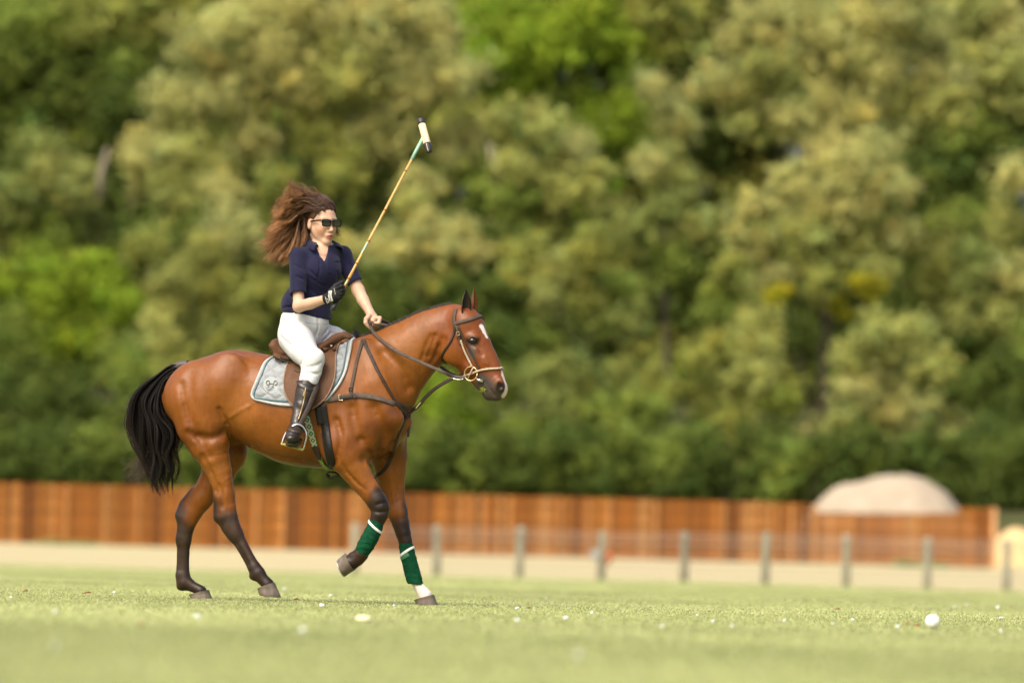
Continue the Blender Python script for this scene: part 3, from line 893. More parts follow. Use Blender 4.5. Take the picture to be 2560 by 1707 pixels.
def torso(F):
    st = [  # px, top, bottom, half width, upper exponent
        (412, 988, 1004, .03, 2.2), (418, 968, 1022, .10, 2.2), (426, 950, 1040, .145, 2.2), (442, 928, 1058, .185, 2.2), (470, 908, 1074, .225, 2.2), (520, 890, 1086, .262, 2.2),
        (555, 878, 1092, .272, 2.2), (588, 874, 1098, .272, 2.15), (628, 879, 1116, .258, 2.1), (655, 885, 1134, .258, 2.05), (700, 893, 1156, .275, 2.0),
        (745, 897, 1166, .29, 2.0), (790, 893, 1170, .29, 1.9), (825, 878, 1171, .275, 1.75), (855, 860, 1170, .255, 1.6), (885, 850, 1164, .235, 1.55),
        (920, 862, 1154, .215, 1.7), (955, 885, 1146, .20, 1.9), (980, 915, 1141, .175, 2.0), (996, 950, 1132, .14, 2.0), (1008, 990, 1112, .09, 2.0), (1015, 1040, 1076, .015, 2.0)]
    L = np.array([H(p[0], p[1]) for p in st]); B = np.array([H(p[0], p[2]) for p in st])
    x = (L[:, 0] + B[:, 0]) / 2; top = L[:, 2]; bot = B[:, 2]; hw = np.array([p[3] for p in st]); pe = np.array([p[4] for p in st])
    xs_ = np.linspace(x[0], x[-1], 240)
    sm = lambda y: np.convolve(np.pad(np.interp(xs_, x, y), 4, mode='edge'), np.ones(9) / 9, 'valid')
    tp, bt, wd, ex = sm(top), sm(bot), sm(hw), sm(pe)
    sl, X, Y, Z = F.block((x[0] - .06, -.42, bot.min() - .06), (x[-1] + .06, .42, top.max() + .06))
    ti = np.interp(X, xs_, tp); bi = np.interp(X, xs_, bt); wi = np.interp(X, xs_, wd); ei = np.interp(X, xs_, ex)
    cz = bi + (ti - bi) * 0.50
    hz = (ti - bi) * 0.50
    zz = (Z - cz) / hz; yy = np.abs(Y) / wi
    e = np.where(zz > 0, ei, 2.25)
    rad = (np.abs(zz) ** e + yy ** e) ** (1 / e)
    d = (rad - 1) * np.minimum(hz, wi)
    ox = np.maximum(np.maximum(X - x[-1], x[0] - X), 0)
    d = np.maximum(d, 0) * 1 + np.minimum(d, 0) + ox
    F.put(sl, d.astype(np.float32), 0)


torso(HF)
# rump and thigh masses, both sides
for sd in (-1, 1):
    HF.ell(H(500, 985, 0.13 * sd), (R(82), 0.135, R(80)), k=0.06)
    HF.ell(H(560, 960, 0.15 * sd), (R(62), 0.125, R(66)), k=0.06)
    HF.ell(H(576, 902, 0.19 * sd), (R(15), 0.012, R(12)), k=0.09)          # point of hip
    HF.ell(H(905, 1060, 0.13 * sd), (R(62), 0.10, R(85)), k=0.06)         # shoulder
    HF.ell(H(868, 1090, 0.17 * sd), (R(48), 0.075, R(58)), k=0.06)        # triceps
    HF.ell(H(966, 1080, 0.07 * sd), (R(34), 0.080, R(50)), k=0.035)        # pectoral
    HF.limb([H(905, 870, 0.11 * sd), H(940, 960, 0.165 * sd), H(985, 1045, 0.15 * sd)], [R(24), R(26), R(24)], [.03, .035, .045], k=0.10)   # shoulder blade line
# near hind
LT = -0.155
HF.limb([H(492, 1010, -.16), H(504, 1060, -.165), H(522, 1108, -.165), H(536, 1146, -.16), H(548, 1178, LT), H(556, 1210, LT), H(561, 1238, LT)],
        [R(70), R(66), R(53), R(39), R(32), R(27.5), R(24)], [.125, .12, .10, .082, .068, .058, .05], k=0.05)
HF.limb([H(561, 1238, LT), H(565, 1268, LT), H(567, 1290, LT), H(576, 1314, LT), H(586, 1332, LT)], [R(24), R(26), R(28), R(25), R(20)], [.05, .046, .046, .044, .038], k=0.03)
HF.limb([H(546, 1225, LT), H(545, 1265, LT), H(547, 1292, LT)], [R(9), R(10), R(13)], [.02, .022, .03], k=0.03)     # achilles and point of hock
HF.limb([H(586, 1332, LT), H(606, 1365, LT), H(624, 1397, LT), H(636, 1418, LT)], [R(19), R(15.5), R(15), R(17)], [.036, .030, .029, .032], k=0.03)
HF.limb([H(636, 1418, LT), H(644, 1432, LT), H(658, 1448, LT), H(670, 1460, LT)], [R(16), R(20), R(14.5), R(16)], [.032, .038, .032, .036], k=0.012)
HF.ell(H(633, 1441, LT), (R(9), .025, R(7)), k=0.02)
# far hind
LU = 0.15
HF.limb([H(505, 1040, .16), H(556, 1085, .16), H(562, 1130, .155), H(548, 1175, LU), H(526, 1212, LU), H(503, 1246, LU)],
        [R(66), R(68), R(58), R(45), R(34), R(28)], [.12, .12, .10, .075, .06, .05], k=0.05)
HF.limb([H(503, 1246, LU), H(482, 1276, LU), H(468, 1298, LU), H(463, 1324, LU), H(459, 1348, LU)], [R(28), R(27), R(27), R(21), R(17.5)], [.05, .046, .046, .042, .034], k=0.03)
HF.limb([H(483, 1228, LU), H(460, 1258, LU), H(451, 1286, LU)], [R(9), R(11), R(12)], [.02, .022, .03], k=0.03)
HF.limb([H(459, 1348, LU), H(458, 1385, LU), H(457, 1420, LU), H(457, 1438, LU)], [R(17), R(16.5), R(17), R(18.5)], [.032, .029, .029, .033], k=0.03)
HF.limb([H(457, 1438, LU), H(461, 1454, LU), H(483, 1466, LU), H(503, 1476, LU)], [R(18), R(21), R(14), R(14)], [.033, .038, .032, .035], k=0.012)
HF.ell(H(452, 1468, LU), (R(10), .025, R(7)), k=0.02)
# near fore, lifted
LV = -0.15
HF.limb([H(846, 1118, -.17), H(866, 1143, -.165), H(884, 1167, -.155), H(906, 1203, LV), H(926, 1230, LV), H(941, 1250, LV)],
        [R(52), R(44), R(39), R(31), R(27), R(24)], [.10, .09, .08, .065, .055, .048], k=0.05)
HF.limb([H(941, 1250, LV), H(950, 1268, LV), H(949, 1284, LV), H(944, 1298, LV)], [R(23), R(22.5), R(21), R(17)], [.047, .046, .044, .036], k=0.025)
HF.limb([H(944, 1298, LV), H(929, 1335, LV), H(912, 1368, LV), H(903, 1384, LV)], [R(15), R(14), R(15), R(18)], [.032, .029, .03, .035], k=0.025)
HF.limb([H(903, 1384, LV), H(894, 1397, LV), H(880, 1407, LV), H(872, 1408, LV)], [R(18), R(18), R(18), R(19)], [.036, .036, .036, .038], k=0.02)
HF.ell(H(880, 1386, LV), (R(9), .025, R(7)), k=0.02)
# far fore, planted
LW = 0.14
HF.limb([H(965, 1100, .12), H(973, 1140, .13), H(976, 1180, .135), H(980, 1215, LW), H(986, 1246, LW), H(993, 1278, LW)],
        [R(54), R(47), R(40), R(33), R(27.5), R(23.5)], [.10, .09, .078, .062, .052, .046], k=0.05)
HF.limb([H(993, 1278, LW), H(1001, 1305, LW), H(1008, 1332, LW), H(1013, 1352, LW)], [R(23), R(21.5), R(19), R(16.5)], [.046, .046, .042, .034], k=0.025)
HF.limb([H(1013, 1352, LW), H(1022, 1390, LW), H(1033, 1430, LW), H(1039, 1448, LW)], [R(14), R(13.5), R(13.5), R(13.5)], [.032, .029, .028, .03], k=0.02)
HF.limb([H(1039, 1448, LW), H(1046, 1464, LW), H(1057, 1480, LW), H(1062, 1488, LW)], [R(13.5), R(13), R(15.5), R(18)], [.03, .03, .036, .042], k=0.015)
# neck
NK = [((905, 860), (1020, 1030), .15), ((935, 846), (1034, 992), .125), ((975, 826), (1050, 960), .105), ((1020, 806), (1068, 932), .092), ((1062, 788), (1086, 908), .085), ((1100, 776), (1108, 888), .082), ((1132, 768), (1130, 850), .08)]
cen, rr, ll = [], [], []
for a, b, l in NK:
    c = ((a[0] + b[0]) / 2, (a[1] + b[1]) / 2)
    cen.append(H(c[0], c[1], 0.0)); rr.append(R(math.dist(a, b) / 2)); ll.append(l)
HF.limb(cen, np.array(rr) * 0.985, ll, k=0.06, kk=0.05)
# crest line
HF.limb([H(905, 862), H(945, 846), H(985, 829), H(1020, 815), H(1060, 797), H(1100, 786), H(1135, 778)], [R(14)] * 7, [.035, .03, .028, .028, .028, .03, .035], k=0.05)
# head
HF.limb([HH(1160, 797), HH(1166, 815), HH(1166, 852), HH(1184, 888), HH(1202, 912), HH(1217, 935)], [R(31), R(42), R(56), R(53), R(45), R(40)], [.078, .088, .085, .075, .062, .053], n=HN, k=0.04, kk=0.03)
HF.limb([HH(1217, 935), HH(1231, 957), HH(1239, 971)], [R(38), R(34), R(31)], [.053, .052, .052], n=HN, k=0.03)
HF.limb([HH(1195, 945), HH(1215, 975), HH(1221, 986)], [R(20), R(14), R(13.5)], [.04, .036, .034], n=HN, k=0.02)        # chin and lower lip
for sd in (-1, 1):
    HF.ell(HH(1137, 872, .052 * sd), (R(36), .045, R(42)), k=0.03)           # cheek
    HF.ell(HH(1182, 843, .072 * sd), (R(17), .022, R(11)), k=0.02)           # brow
    HF.ell(HH(1181, 851, .098 * sd), (R(9), .014, R(6.5)), k=0.008, op='sub')
    HF.ell(HH(1247, 962, .040 * sd), (R(15), .022, R(19)), k=0.02)           # nostril flare
    q_ = HF.snap(HH(1250, 968, .09 * sd)); HF.limb([q_ + np.array([-R(2), 0, R(7)]), q_ + np.array([R(1), 0, 0]), q_ + np.array([-R(3), 0, -R(8)])], [R(5), R(7.5), R(4)], k=0.008, op='sub')
    HF.limb([HF.snap(HH(1188, 872, .09 * sd)), HF.snap(HH(1212, 908, .09 * sd))], [R(2.5), R(2)], k=0.035)    # facial crest
    HF.limb([HF.snap(HH(a_, b_, .08 * sd)) for a_, b_ in ((1205, 954), (1214, 967), (1221, 982), (1226, 997))], [R(2), R(3), R(3.5), R(5)], k=0.008, op='sub')   # mouth line
    # hollow behind cheek, jugular groove
    HF.limb([HH(1106, 850, .10 * sd), HH(1092, 895, .10 * sd)], [R(7), R(8)], k=0.03, op='sub')
    HF.limb([H(1078, 890, .105 * sd), H(1050, 940, .118 * sd), H(1018, 995, .165 * sd)], [R(6), R(6), R(6)], k=0.035, op='sub')
# surface modelling: flank hollow, elbow fold, gaskin split, chest crease
for sd in (-1, 1):
    HF.ell(H(606, 1010, .308 * sd), (R(18), .030, R(50)), k=0.07, op='sub')
    HF.limb([H(830, 1010, .325 * sd), H(833, 1080, .32 * sd), H(828, 1150, .31 * sd)], [R(9), R(9), R(9)], k=0.05, op='sub')
    HF.limb([H(590, 960, .31 * sd), H(572, 1010, .325 * sd), H(575, 1060, .315 * sd)], [R(8), R(8), R(8)], k=0.06, op='sub')
    HF.limb([H(470, 930, .27 * sd), H(478, 1040, .31 * sd), H(512, 1110, .285 * sd)], [R(3), R(4), R(3)], k=0.06, op='sub')
HF.limb([H(905, 1110, -.27), H(920, 1135, -.23), H(912, 1150, -.20)], [R(6)] * 3, k=0.04, op='sub')
HF.limb([H(1000, 1120, 0.0), H(975, 1160, 0.0)], [R(10), R(14)], k=0.05, op='sub')
# veins
for pts, lat in (([(577, 1108), (566, 1104), (555, 1100)], -.24), ([(575, 1118), (560, 1132), (538, 1136), (528, 1130)], -.235), ([(578, 1192), (566, 1202), (556, 1214), (550, 1226)], -.21)):
    pass
def field_hit(px, py):
    d = ray(px, py); o = to_local(CAM); dl = np.array([d @ EX, d @ EY, d[2]])
    t = np.arange(28.9, 31.0, .003); P = o + t[:, None] * dl
    i = np.round((P - HF.lo) / HF.h).astype(int); ok = np.all((i >= 0) & (i < HF.n), axis=1)
    g = np.full(len(t), 1.0); g[ok] = HF.g[i[ok, 0], i[ok, 1], i[ok, 2]]
    w = np.argmax(g < 0)
    return P[w] if g[w] < 0 else None


def crease(pix, r, k, op='sub', depth=0.0):
    q = [field_hit(a, b) for a, b in [(x[0], x[1]) for x in catmull([(p[0], p[1], 0) for p in pix], max(6, len(pix) * 3))]]
    q = [p for p in q if p is not None]
    if len(q) < 3: return
    q = np.array(q); q[:, 1] += depth
    n = len(q); w = np.sin(np.linspace(.12, math.pi - .12, n)) ** .6
    HF.limb(q, np.maximum((r * .42 if op == 'sub' else r) * w, .0008), k=k * (1.35 if op == 'sub' else 1), op=op)


# muscle grooves and skin folds on the near side
crease([(452, 960), (462, 1010), (480, 1062), (505, 1108), (522, 1140)], .005, .035)
crease([(470, 1083), (500, 1092), (530, 1094), (556, 1084)], .007, .035)
crease([(548, 1022), (556, 1040), (566, 1056), (574, 1076), (577, 1100)], .010, .022)
crease([(506, 1140), (522, 1168), (534, 1200), (541, 1232)], .005, .022)
crease([(548, 1212), (556, 1240), (556, 1268)], .004, .018)
crease([(575, 1043), (596, 1028), (618, 1018), (634, 1006)], .005, .018, 'add', .003)
for pl in ([(536, 1102), (552, 1104), (572, 1111)], [(576, 1114), (560, 1126), (542, 1133), (528, 1132)], [(578, 1190), (565, 1197), (552, 1208), (547, 1220)], [(560, 1198), (554, 1180), (550, 1166)]):
    crease(pl, .0032, .006, 'add', .001)
crease([(905, 1100), (918, 1120), (926, 1142), (922, 1158)], .010, .022)
crease([(842, 1050), (852, 1090), (846, 1128), (836, 1155)], .006, .03)
crease([(880, 1020), (886, 1060), (900, 1098)], .005, .05)
crease([(868, 1180), (890, 1202), (912, 1224)], .005, .014)
crease([(856, 1160), (874, 1186), (896, 1214)], .0035, .014)
crease([(935, 1020), (952, 1060), (960, 1100), (950, 1128)], .005, .05)
crease([(985, 1105), (975, 1128), (962, 1146)], .008, .03)
crease([(940, 1262), (950, 1258), (962, 1256)], .003, .012); crease([(936, 1278), (950, 1280), (966, 1276)], .003, .012)
crease([(985, 1180), (990, 1215), (996, 1250)], .004, .02)
for pl in ([(1088, 838), (1080, 862), (1070, 890)], [(1098, 862), (1088, 890), (1076, 912)], [(1076, 840), (1064, 868), (1054, 900)]): crease(pl, .0022, .02)
crease([(960, 880), (1000, 920), (1022, 968)], .004, .05)
crease([(590, 1355), (606, 1384), (622, 1412)], .0035, .012); crease([(450, 1350), (450, 1390), (449, 1425)], .0035, .012)
crease([(1196, 880), (1206, 900), (1214, 915)], .003, .014); crease([(1188, 862), (1200, 872), (1206, 888)], .003, .014)
crease([(1150, 850), (1158, 880), (1166, 905)], .003, .03)
crease([(640, 1120), (690, 1140), (750, 1150)], .003, .03)
V, Fc = HF.mesh()
_nr = np.zeros_like(V)
_a = V[Fc[:, 0]]; _n = np.cross(V[Fc[:, 2]] - _a, V[Fc[:, 3]] - V[Fc[:, 1]])
for _c in range(4): np.add.at(_nr, Fc[:, _c], _n)
_nr /= np.linalg.norm(_nr, axis=1, keepdims=True) + 1e-9
V = V + _nr * (.0030 * vnoise(V, 7, 21) + .0014 * vnoise(V * np.array([1, 1, .6]), 19, 22) + .0005 * vnoise(V, 48, 23))[:, None]
# ears are shaped with the body mesh below, so gather coat colours first
BAY = np.array([0.168, 0.0535, 0.0065]); BAYD = np.array([0.12, 0.042, 0.010]); BLK = np.array([0.0175, 0.0105, 0.0068]); GREYM = np.array([0.075, 0.062, 0.05])


def coat_colours(V):
    C = np.repeat(BAY[None, :], len(V), axis=0)
    n1 = vnoise(V, 3.2, 1); n2 = vnoise(V, 11, 2); n3 = vnoise(V * np.array([1, 1, .4]), 60, 4)
    C = C * (1 + 0.10 * n1 + 0.07 * n2 + 0.05 * n3)[:, None]
    # redder face, darker topline and belly seam
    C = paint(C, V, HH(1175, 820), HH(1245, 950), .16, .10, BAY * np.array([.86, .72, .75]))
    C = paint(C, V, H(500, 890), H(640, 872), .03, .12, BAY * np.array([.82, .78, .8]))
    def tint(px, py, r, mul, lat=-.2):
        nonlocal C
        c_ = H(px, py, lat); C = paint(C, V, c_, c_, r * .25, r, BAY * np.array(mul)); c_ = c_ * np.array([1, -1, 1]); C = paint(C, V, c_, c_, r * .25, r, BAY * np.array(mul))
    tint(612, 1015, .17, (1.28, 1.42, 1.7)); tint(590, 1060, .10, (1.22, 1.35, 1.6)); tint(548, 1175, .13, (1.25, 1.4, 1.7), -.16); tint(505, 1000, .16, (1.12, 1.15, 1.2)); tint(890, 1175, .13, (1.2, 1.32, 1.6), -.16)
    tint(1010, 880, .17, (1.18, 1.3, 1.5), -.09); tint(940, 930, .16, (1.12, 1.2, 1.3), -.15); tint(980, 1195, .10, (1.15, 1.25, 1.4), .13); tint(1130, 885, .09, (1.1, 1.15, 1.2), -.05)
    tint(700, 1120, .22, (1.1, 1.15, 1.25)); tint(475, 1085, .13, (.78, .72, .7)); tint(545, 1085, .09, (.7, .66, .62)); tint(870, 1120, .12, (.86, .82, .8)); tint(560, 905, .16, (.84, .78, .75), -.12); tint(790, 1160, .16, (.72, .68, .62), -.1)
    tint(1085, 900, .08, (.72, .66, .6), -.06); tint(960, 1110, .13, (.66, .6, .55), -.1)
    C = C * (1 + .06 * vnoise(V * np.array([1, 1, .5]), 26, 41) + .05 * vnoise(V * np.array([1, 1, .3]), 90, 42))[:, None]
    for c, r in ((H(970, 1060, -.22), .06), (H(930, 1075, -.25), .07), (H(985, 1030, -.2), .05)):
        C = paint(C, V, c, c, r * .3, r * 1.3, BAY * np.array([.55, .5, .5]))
    # black points
    def black(pts, r, soft, col=BLK):
        nonlocal C
        for a, b in zip(pts[:-1], pts[1:]): C = paint(C, V, a, b, r, soft, col)
    jit = V + 0.012 * np.stack([vnoise(V, 14, 7), vnoise(V, 14, 8), vnoise(V, 14, 9)], 1)
    black([H(590, 1335, LT), H(625, 1395, LT), H(650, 1440, LT), H(675, 1460, LT)], .055, .05)
    black([H(575, 1308, LT), H(590, 1335, LT)], .05, .07, BLK * 1.6)
    black([H(545, 1255, LT), H(545, 1295, LT)], .025, .05)
    black([H(533, 1225, LT), H(540, 1262, LT)], .012, .03)
    black([H(461, 1345, LU), H(457, 1400, LU), H(458, 1450, LU), H(505, 1475, LU)], .055, .05, BLK * 1.3)
    black([H(450, 1285, LU), H(463, 1330, LU)], .035, .06, BLK * 1.5)
    black([H(480, 1222, LU), H(455, 1262, LU)], .01, .03)
    black([H(946, 1258, LV), H(945, 1290, LV), H(925, 1340, LV), H(900, 1390, LV), H(870, 1410, LV)], .05, .05)
    black([H(952, 1236, LV - .03), H(955, 1255, LV - .03)], .03, .05)
    black([H(1003, 1318, LW), H(1014, 1350, LW), H(1030, 1430, LW)], .045, .06)
    black([H(1014, 1268, LW), H(1016, 1290, LW)], .012, .04, BLK * 1.5)
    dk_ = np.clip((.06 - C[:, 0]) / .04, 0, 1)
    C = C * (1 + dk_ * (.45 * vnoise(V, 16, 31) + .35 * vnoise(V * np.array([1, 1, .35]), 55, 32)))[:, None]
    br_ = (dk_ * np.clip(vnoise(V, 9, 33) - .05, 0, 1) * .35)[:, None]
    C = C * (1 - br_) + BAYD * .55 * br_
    # white sock
    C = paint(C, V, H(1044, 1458, LW), H(1066, 1492, LW), .058, .012, (0.62, 0.55, 0.47))
    # dark muzzle, eye rim, poll and jaw shading of the coat
    MZ = np.array([0.050, 0.038, 0.030])
    C = paint(C, V, HH(1215, 975), HH(1232, 990), .055, .05, MZ)
    C = paint(C, V, HH(1240, 972), HH(1250, 985), .05, .045, MZ)
    C = paint(C, V, HH(1208, 948, -.05), HH(1216, 962, -.05), .02, .035, MZ)
    for sd in (-1, 1):
        C = paint(C, V, HH(1176, 851, .085 * sd), HH(1189, 853, .085 * sd), .014, .022, BLK * 1.4)
        C = paint(C, V, HH(1250, 970, .055 * sd), HH(1250, 966, .055 * sd), .018, .02, BLK * .9)
        C = paint(C, V, HH(1180, 885, .08 * sd), HH(1178, 875, .08 * sd), .008, .04, MZ * 1.6)
    # white star and snip
    top = lambda a, b, lt: HH(a, b, lt)
    wv = np.array([0.66, 0.60, 0.54])
    for a, b, r in (((1206, 817), (1211, 829), .013), ((1211, 829), (1217, 842), .007), ((1203, 816), (1207, 822), .010)):
        pa, pb = surf_guess(a), surf_guess(b)
        if pa is not None and pb is not None: C = paint(C, V, pa, pb, r, .007, wv)
    for a, b, r in (((1262, 936), (1268, 955), .012), ((1268, 955), (1270, 975), .020), ((1268, 974), (1262, 988), .017), ((1259, 928), (1262, 936), .006)):
        pa, pb = surf_guess(a), surf_guess(b)
        if pa is not None and pb is not None: C = paint(C, V, pa, pb, r, .010, np.array([0.62, 0.47, 0.40]))
    return C


_tmpb = BVHTree.FromPolygons([Vector(v) for v in V], [tuple(int(i) for i in f) for f in Fc])
CAML = Vector(to_local(CAM))


def ray_local(px, py):
    d = ray(px, py)
    return Vector((d @ EX, d @ EY, d[2]))


def surf_guess(p):
    h = _tmpb.ray_cast(CAML, ray_local(*p))
    if h[0] is None:
        q = HH(p[0], p[1], 0.0); h = _tmpb.find_nearest(Vector(q))
    return np.array(h[0]) if h[0] is not None else None


horse = empty('horse', tuple(HO), -YAW)
tag(horse, 'bay horse with black legs trotting to the right across the pitch', 'horse')
m_coat = mat('bay_coat', attr=True, rough=0.42, spec=0.28, bump=0.10, bscale=130, var=0.10, vscale=45, stretch=(1, 1, 0.35))
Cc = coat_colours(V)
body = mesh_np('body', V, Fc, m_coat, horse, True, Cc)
HB = bvh_of(body)


def hit(px, py, dlat=None):
    """point and normal of the horse's near surface at a pixel, in the horse's frame"""
    h = HB.ray_cast(CAML, ray_local(px, py))
    if h[0] is None:
        h = HB.find_nearest(Vector(H(px, py, -0.05)))
    return np.array(h[0]), np.array(h[1])


def near(p):
    h = HB.find_nearest(Vector(p))
    return np.array(h[0]), np.array(h[1])


def mirror_body(p):
    q = np.array(p, float); q[1] = -q[1]
    return near(q)


def mirror_head(p):
    q = np.array(p, float); q = q - 2 * ((q - HPOLL) @ HN) * HN
    return near(q)


# ears: tall cupped leaves
def ear(base, tip, wpx, face, name):
    base = np.array(base); tip = np.array(tip); ax = tip - base; Ln = np.linalg.norm(ax); ax /= Ln
    f = np.array(face, float); f -= ax * (f @ ax); f /= np.linalg.norm(f); sd = np.cross(ax, f)
    V_, F_, C_ = [], [], []
    nu, nv = 14, 13
    for i in range(nu):
        t = i / (nu - 1)
        wdt = R(wpx) * (math.sin(math.pi * (0.18 + 0.82 * t) ** 0.95) ** 0.75 if t < 1 else 0.0) + 0.0008
        for j in range(nv):
            a = (j / (nv - 1) - 0.5) * 2
            ang = a * 1.75 * (1 - 0.45 * t)
            V_.append(base + ax * (t * Ln) + sd * (math.sin(ang) * wdt) + f * ((1 - math.cos(ang)) * wdt * 0.9 - 0.004) + ax * (-0.004 * abs(a)))
            edge = max(0, (abs(a) - 0.7) / 0.3)
            c = BAY * 0.8
            c = c * (1 - max(0, (t - .65) / .35) * .8)
            C_.append(c * (1 - .6 * edge))
    n0 = len(V_)
    V2 = [np.array(v) for v in V_]
    for i in range(nu):
        for j in range(nv):
            a = (j / (nv - 1) - 0.5) * 2
            ang = a * 1.75 * (1 - 0.45 * (i / (nu - 1)))
            nr = f * math.cos(ang) * 1.0 - sd * math.sin(ang)
            V2.append(V_[i * nv + j] + nr * 0.004); C_.append(np.array([0.016, 0.010, 0.007]) if face_dark[0] else BAY * .75)
    for i in range(nu - 1):
        for j in range(nv - 1):
            a = i * nv + j
            F_.append((a, a + nv, a + nv + 1, a + 1)); F_.append((n0 + a, n0 + a + 1, n0 + a + nv + 1, n0 + a + nv))
    for i in range(nu - 1):
        for j in (0, nv - 1):
            a = i * nv + j; F_.append((a, n0 + a, n0 + a + nv, a + nv))
    for j in range(nv - 1):
        for i in (nu - 1,):
            a = i * nv + j; F_.append((a, a + 1, n0 + a + 1, n0 + a))
    o = mesh_np(name, np.array(V2), np.array(F_), m_coat, horse, True, np.array(C_))
    return o


face_dark = [True]
ear(HH(1159, 783, -.048), HH(1166, 722, -.058), 14.5, (0.75, -0.65, 0), 'ear')
face_dark = [False]
ear(HH(1178, 780, .045), HH(1186, 717, .055), 14.0, (0.95, -0.15, 0), 'ear')

# eyes
for sd in (-1, 1):
    c = HH(1181, 851, .087 * sd)
    me = MB()
    n = 12
    vs, fs = [], []
    for i in range(n + 1):
        for j in range(2 * n):
            th = math.pi * i / n; ph = math.pi * j / n
            vs.append((c[0] + math.sin(th) * math.cos(ph) * R(9.0), c[1] + math.sin(th) * math.sin(ph) * 0.0175, c[2] + math.cos(th) * R(6.8)))
    for i in range(n):
        for j in range(2 * n):
            fs.append((i * 2 * n + j, (i + 1) * 2 * n + j, (i + 1) * 2 * n + (j + 1) % (2 * n), i * 2 * n + (j + 1) % (2 * n)))
    me.add(vs, fs)
    me.build('eye', mat('horse_eye', (0.012, 0.008, 0.006), rough=0.06, spec=0.7), horse, smooth=True)
    # upper lid fold
    lid = []
    for k in range(9):
        t = k / 8
        p, nn = near(HH(1170 + 22 * t, 850 - 8.5 * math.sin(math.pi * (t * .9 + .05)), .10 * sd)); lid.append(p + nn * .002)
    mm = MB(); mm.tube(catmull(lid, 18), 0.0055, 6); mm.build('eyelid', mat('eyelid', (0.07, 0.035, 0.02), rough=0.6), horse, smooth=True)

# hooves
m_hoof = mat('hoof_horn', (0.125, 0.10, 0.078), rough=0.55, spec=0.35, var=0.35, vscale=45, stretch=(1, 1, 0.5), bump=0.3, bscale=40)


def hoof(cor, sole, lat, w, name='hoof'):
    """cor: coronet (heel px, toe px); sole: ground edge (heel px, toe px)"""
    ch, ct = H(*cor[0], lat), H(*cor[1], lat); sh, stt = H(*sole[0], lat), H(*sole[1], lat)
    n = 28
    ring = []
    prof = [(0.0, 1.06), (0.04, 1.03), (0.5, 1.0), (0.93, 1.0), (1.0, 0.985)]
    vs = []
    for f, sc in prof:
        h_, t_ = ch * (1 - f) + sh * f, ct * (1 - f) + stt * f
        c = (h_ + t_) / 2; ax = (t_ - h_) / 2
        wd = (w * 0.84 * (1 - f) + w * f) * sc
        for k in range(n):
            a = 2 * math.pi * k / n
            x = math.cos(a); y = math.sin(a)
            if x < 0: x = -abs(x) ** 0.75
            vs.append(c + ax * x * sc + np.array([0, 1, 0]) * y * wd)
    fs = []
    for i in range(len(prof) - 1):
        for k in range(n): fs.append((i * n + k, (i + 1) * n + k, (i + 1) * n + (k + 1) % n, i * n + (k + 1) % n))
    m = MB(); m.add(vs, fs + [tuple(range(n)), tuple((len(prof) - 1) * n + k for k in reversed(range(n)))])
    o = m.build(name, m_hoof, horse, smooth=True)
    # shoe
    sv = []
    dn = np.cross(stt - sh, np.array([0, 1, 0])); dn /= np.linalg.norm(dn)
    if dn[2] > 0 and cor[0][1] < sole[0][1]: dn = -dn
    mm = MB()
    c = (sh + stt) / 2; ax = (stt - sh) / 2
    pts = [c + ax * math.cos(a) * 0.95 + np.array([0, 1, 0]) * math.sin(a) * w * 0.93 + dn * .003 for a in np.linspace(-2.5, 2.5, 26)]
    mm.tube(pts, 0.005, 5); mm.build('horseshoe', mat('shoe_steel', (0.35, 0.34, 0.33), rough=0.45, metal=0.9), o)
    return o


hoof(((645, 1471), (686, 1456)), ((648, 1485), (702, 1491)), LT, .058)
hoof(((474, 1487), (521, 1474)), ((477, 1497), (531, 1497)), LU, .058)
hoof(((863, 1383), (886, 1424)), ((846, 1397), (863, 1440)), LV, .060)
hoof(((1037, 1499), (1084, 1486)), ((1041, 1511), (1096, 1514)), LW, .060)

# roached mane: a clipped dark strip along the crest
mane_pts = [(903, 850), (920, 846), (945, 838), (982, 821), (1014, 807), (1046, 793), (1080, 779), (1106, 771), (1130, 767)]
mp = []
for p in mane_pts:
    q, nn = near(H(p[0], p[1] - 10, 0.0)); q[1] = 0.0 if p[0] < 1090 else q[1]; mp.append(q)
mp = catmull(mp, 90)
npth = 3600
ii = RNG.integers(0, 89, npth); ff = RNG.uniform(0, 1, (npth, 1))
b0 = mp[ii] * (1 - ff) + mp[ii + 1] * ff
tg = mp[ii + 1] - mp[ii]; tg /= np.linalg.norm(tg, axis=1, keepdims=True)
nr = np.stack([-tg[:, 2], np.zeros(npth), tg[:, 0]], 1)
b0 = b0 + np.stack([np.zeros(npth), RNG.uniform(-.018, .018, npth), np.zeros(npth)], 1) - nr * 0.004
ln = RNG.uniform(.008, .015, (npth, 1)) * np.interp(ii, [0, 6, 12, 80, 89], [1.0, 1.2, 1.0, 1.0, 1.2])[:, None]
tp = b0 + nr * ln + RNG.normal(0, .003, (npth, 3)) - tg * ln * .35
paths = np.stack([b0, (b0 + tp) / 2, tp], 1)
cm = np.repeat((np.array([0.07, 0.06, 0.05]) * RNG.uniform(.5, 1.5, (npth, 1)))[:, None, :], 3, axis=1)
m_hair = mat('horse_hair', attr=True, rough=0.45, spec=0.22)
strands('mane', paths, .0018, .0012, m_hair, horse, cm)
# wither tuft
n = 70
b0 = np.repeat(H(893, 849, 0.0)[None], n, 0) + RNG.normal(0, .007, (n, 3)); tp = b0 + np.array([-.012, 0, .055]) * RNG.uniform(.6, 1.2, (n, 1)) + RNG.normal(0, .008, (n, 3))
strands('mane_tuft', np.stack([b0, (b0 + tp) / 2 + RNG.normal(0, .004, (n, 3)), tp], 1), .0025, .0008, m_hair, horse, np.repeat(np.full((n, 1, 3), .03), 3, axis=1))

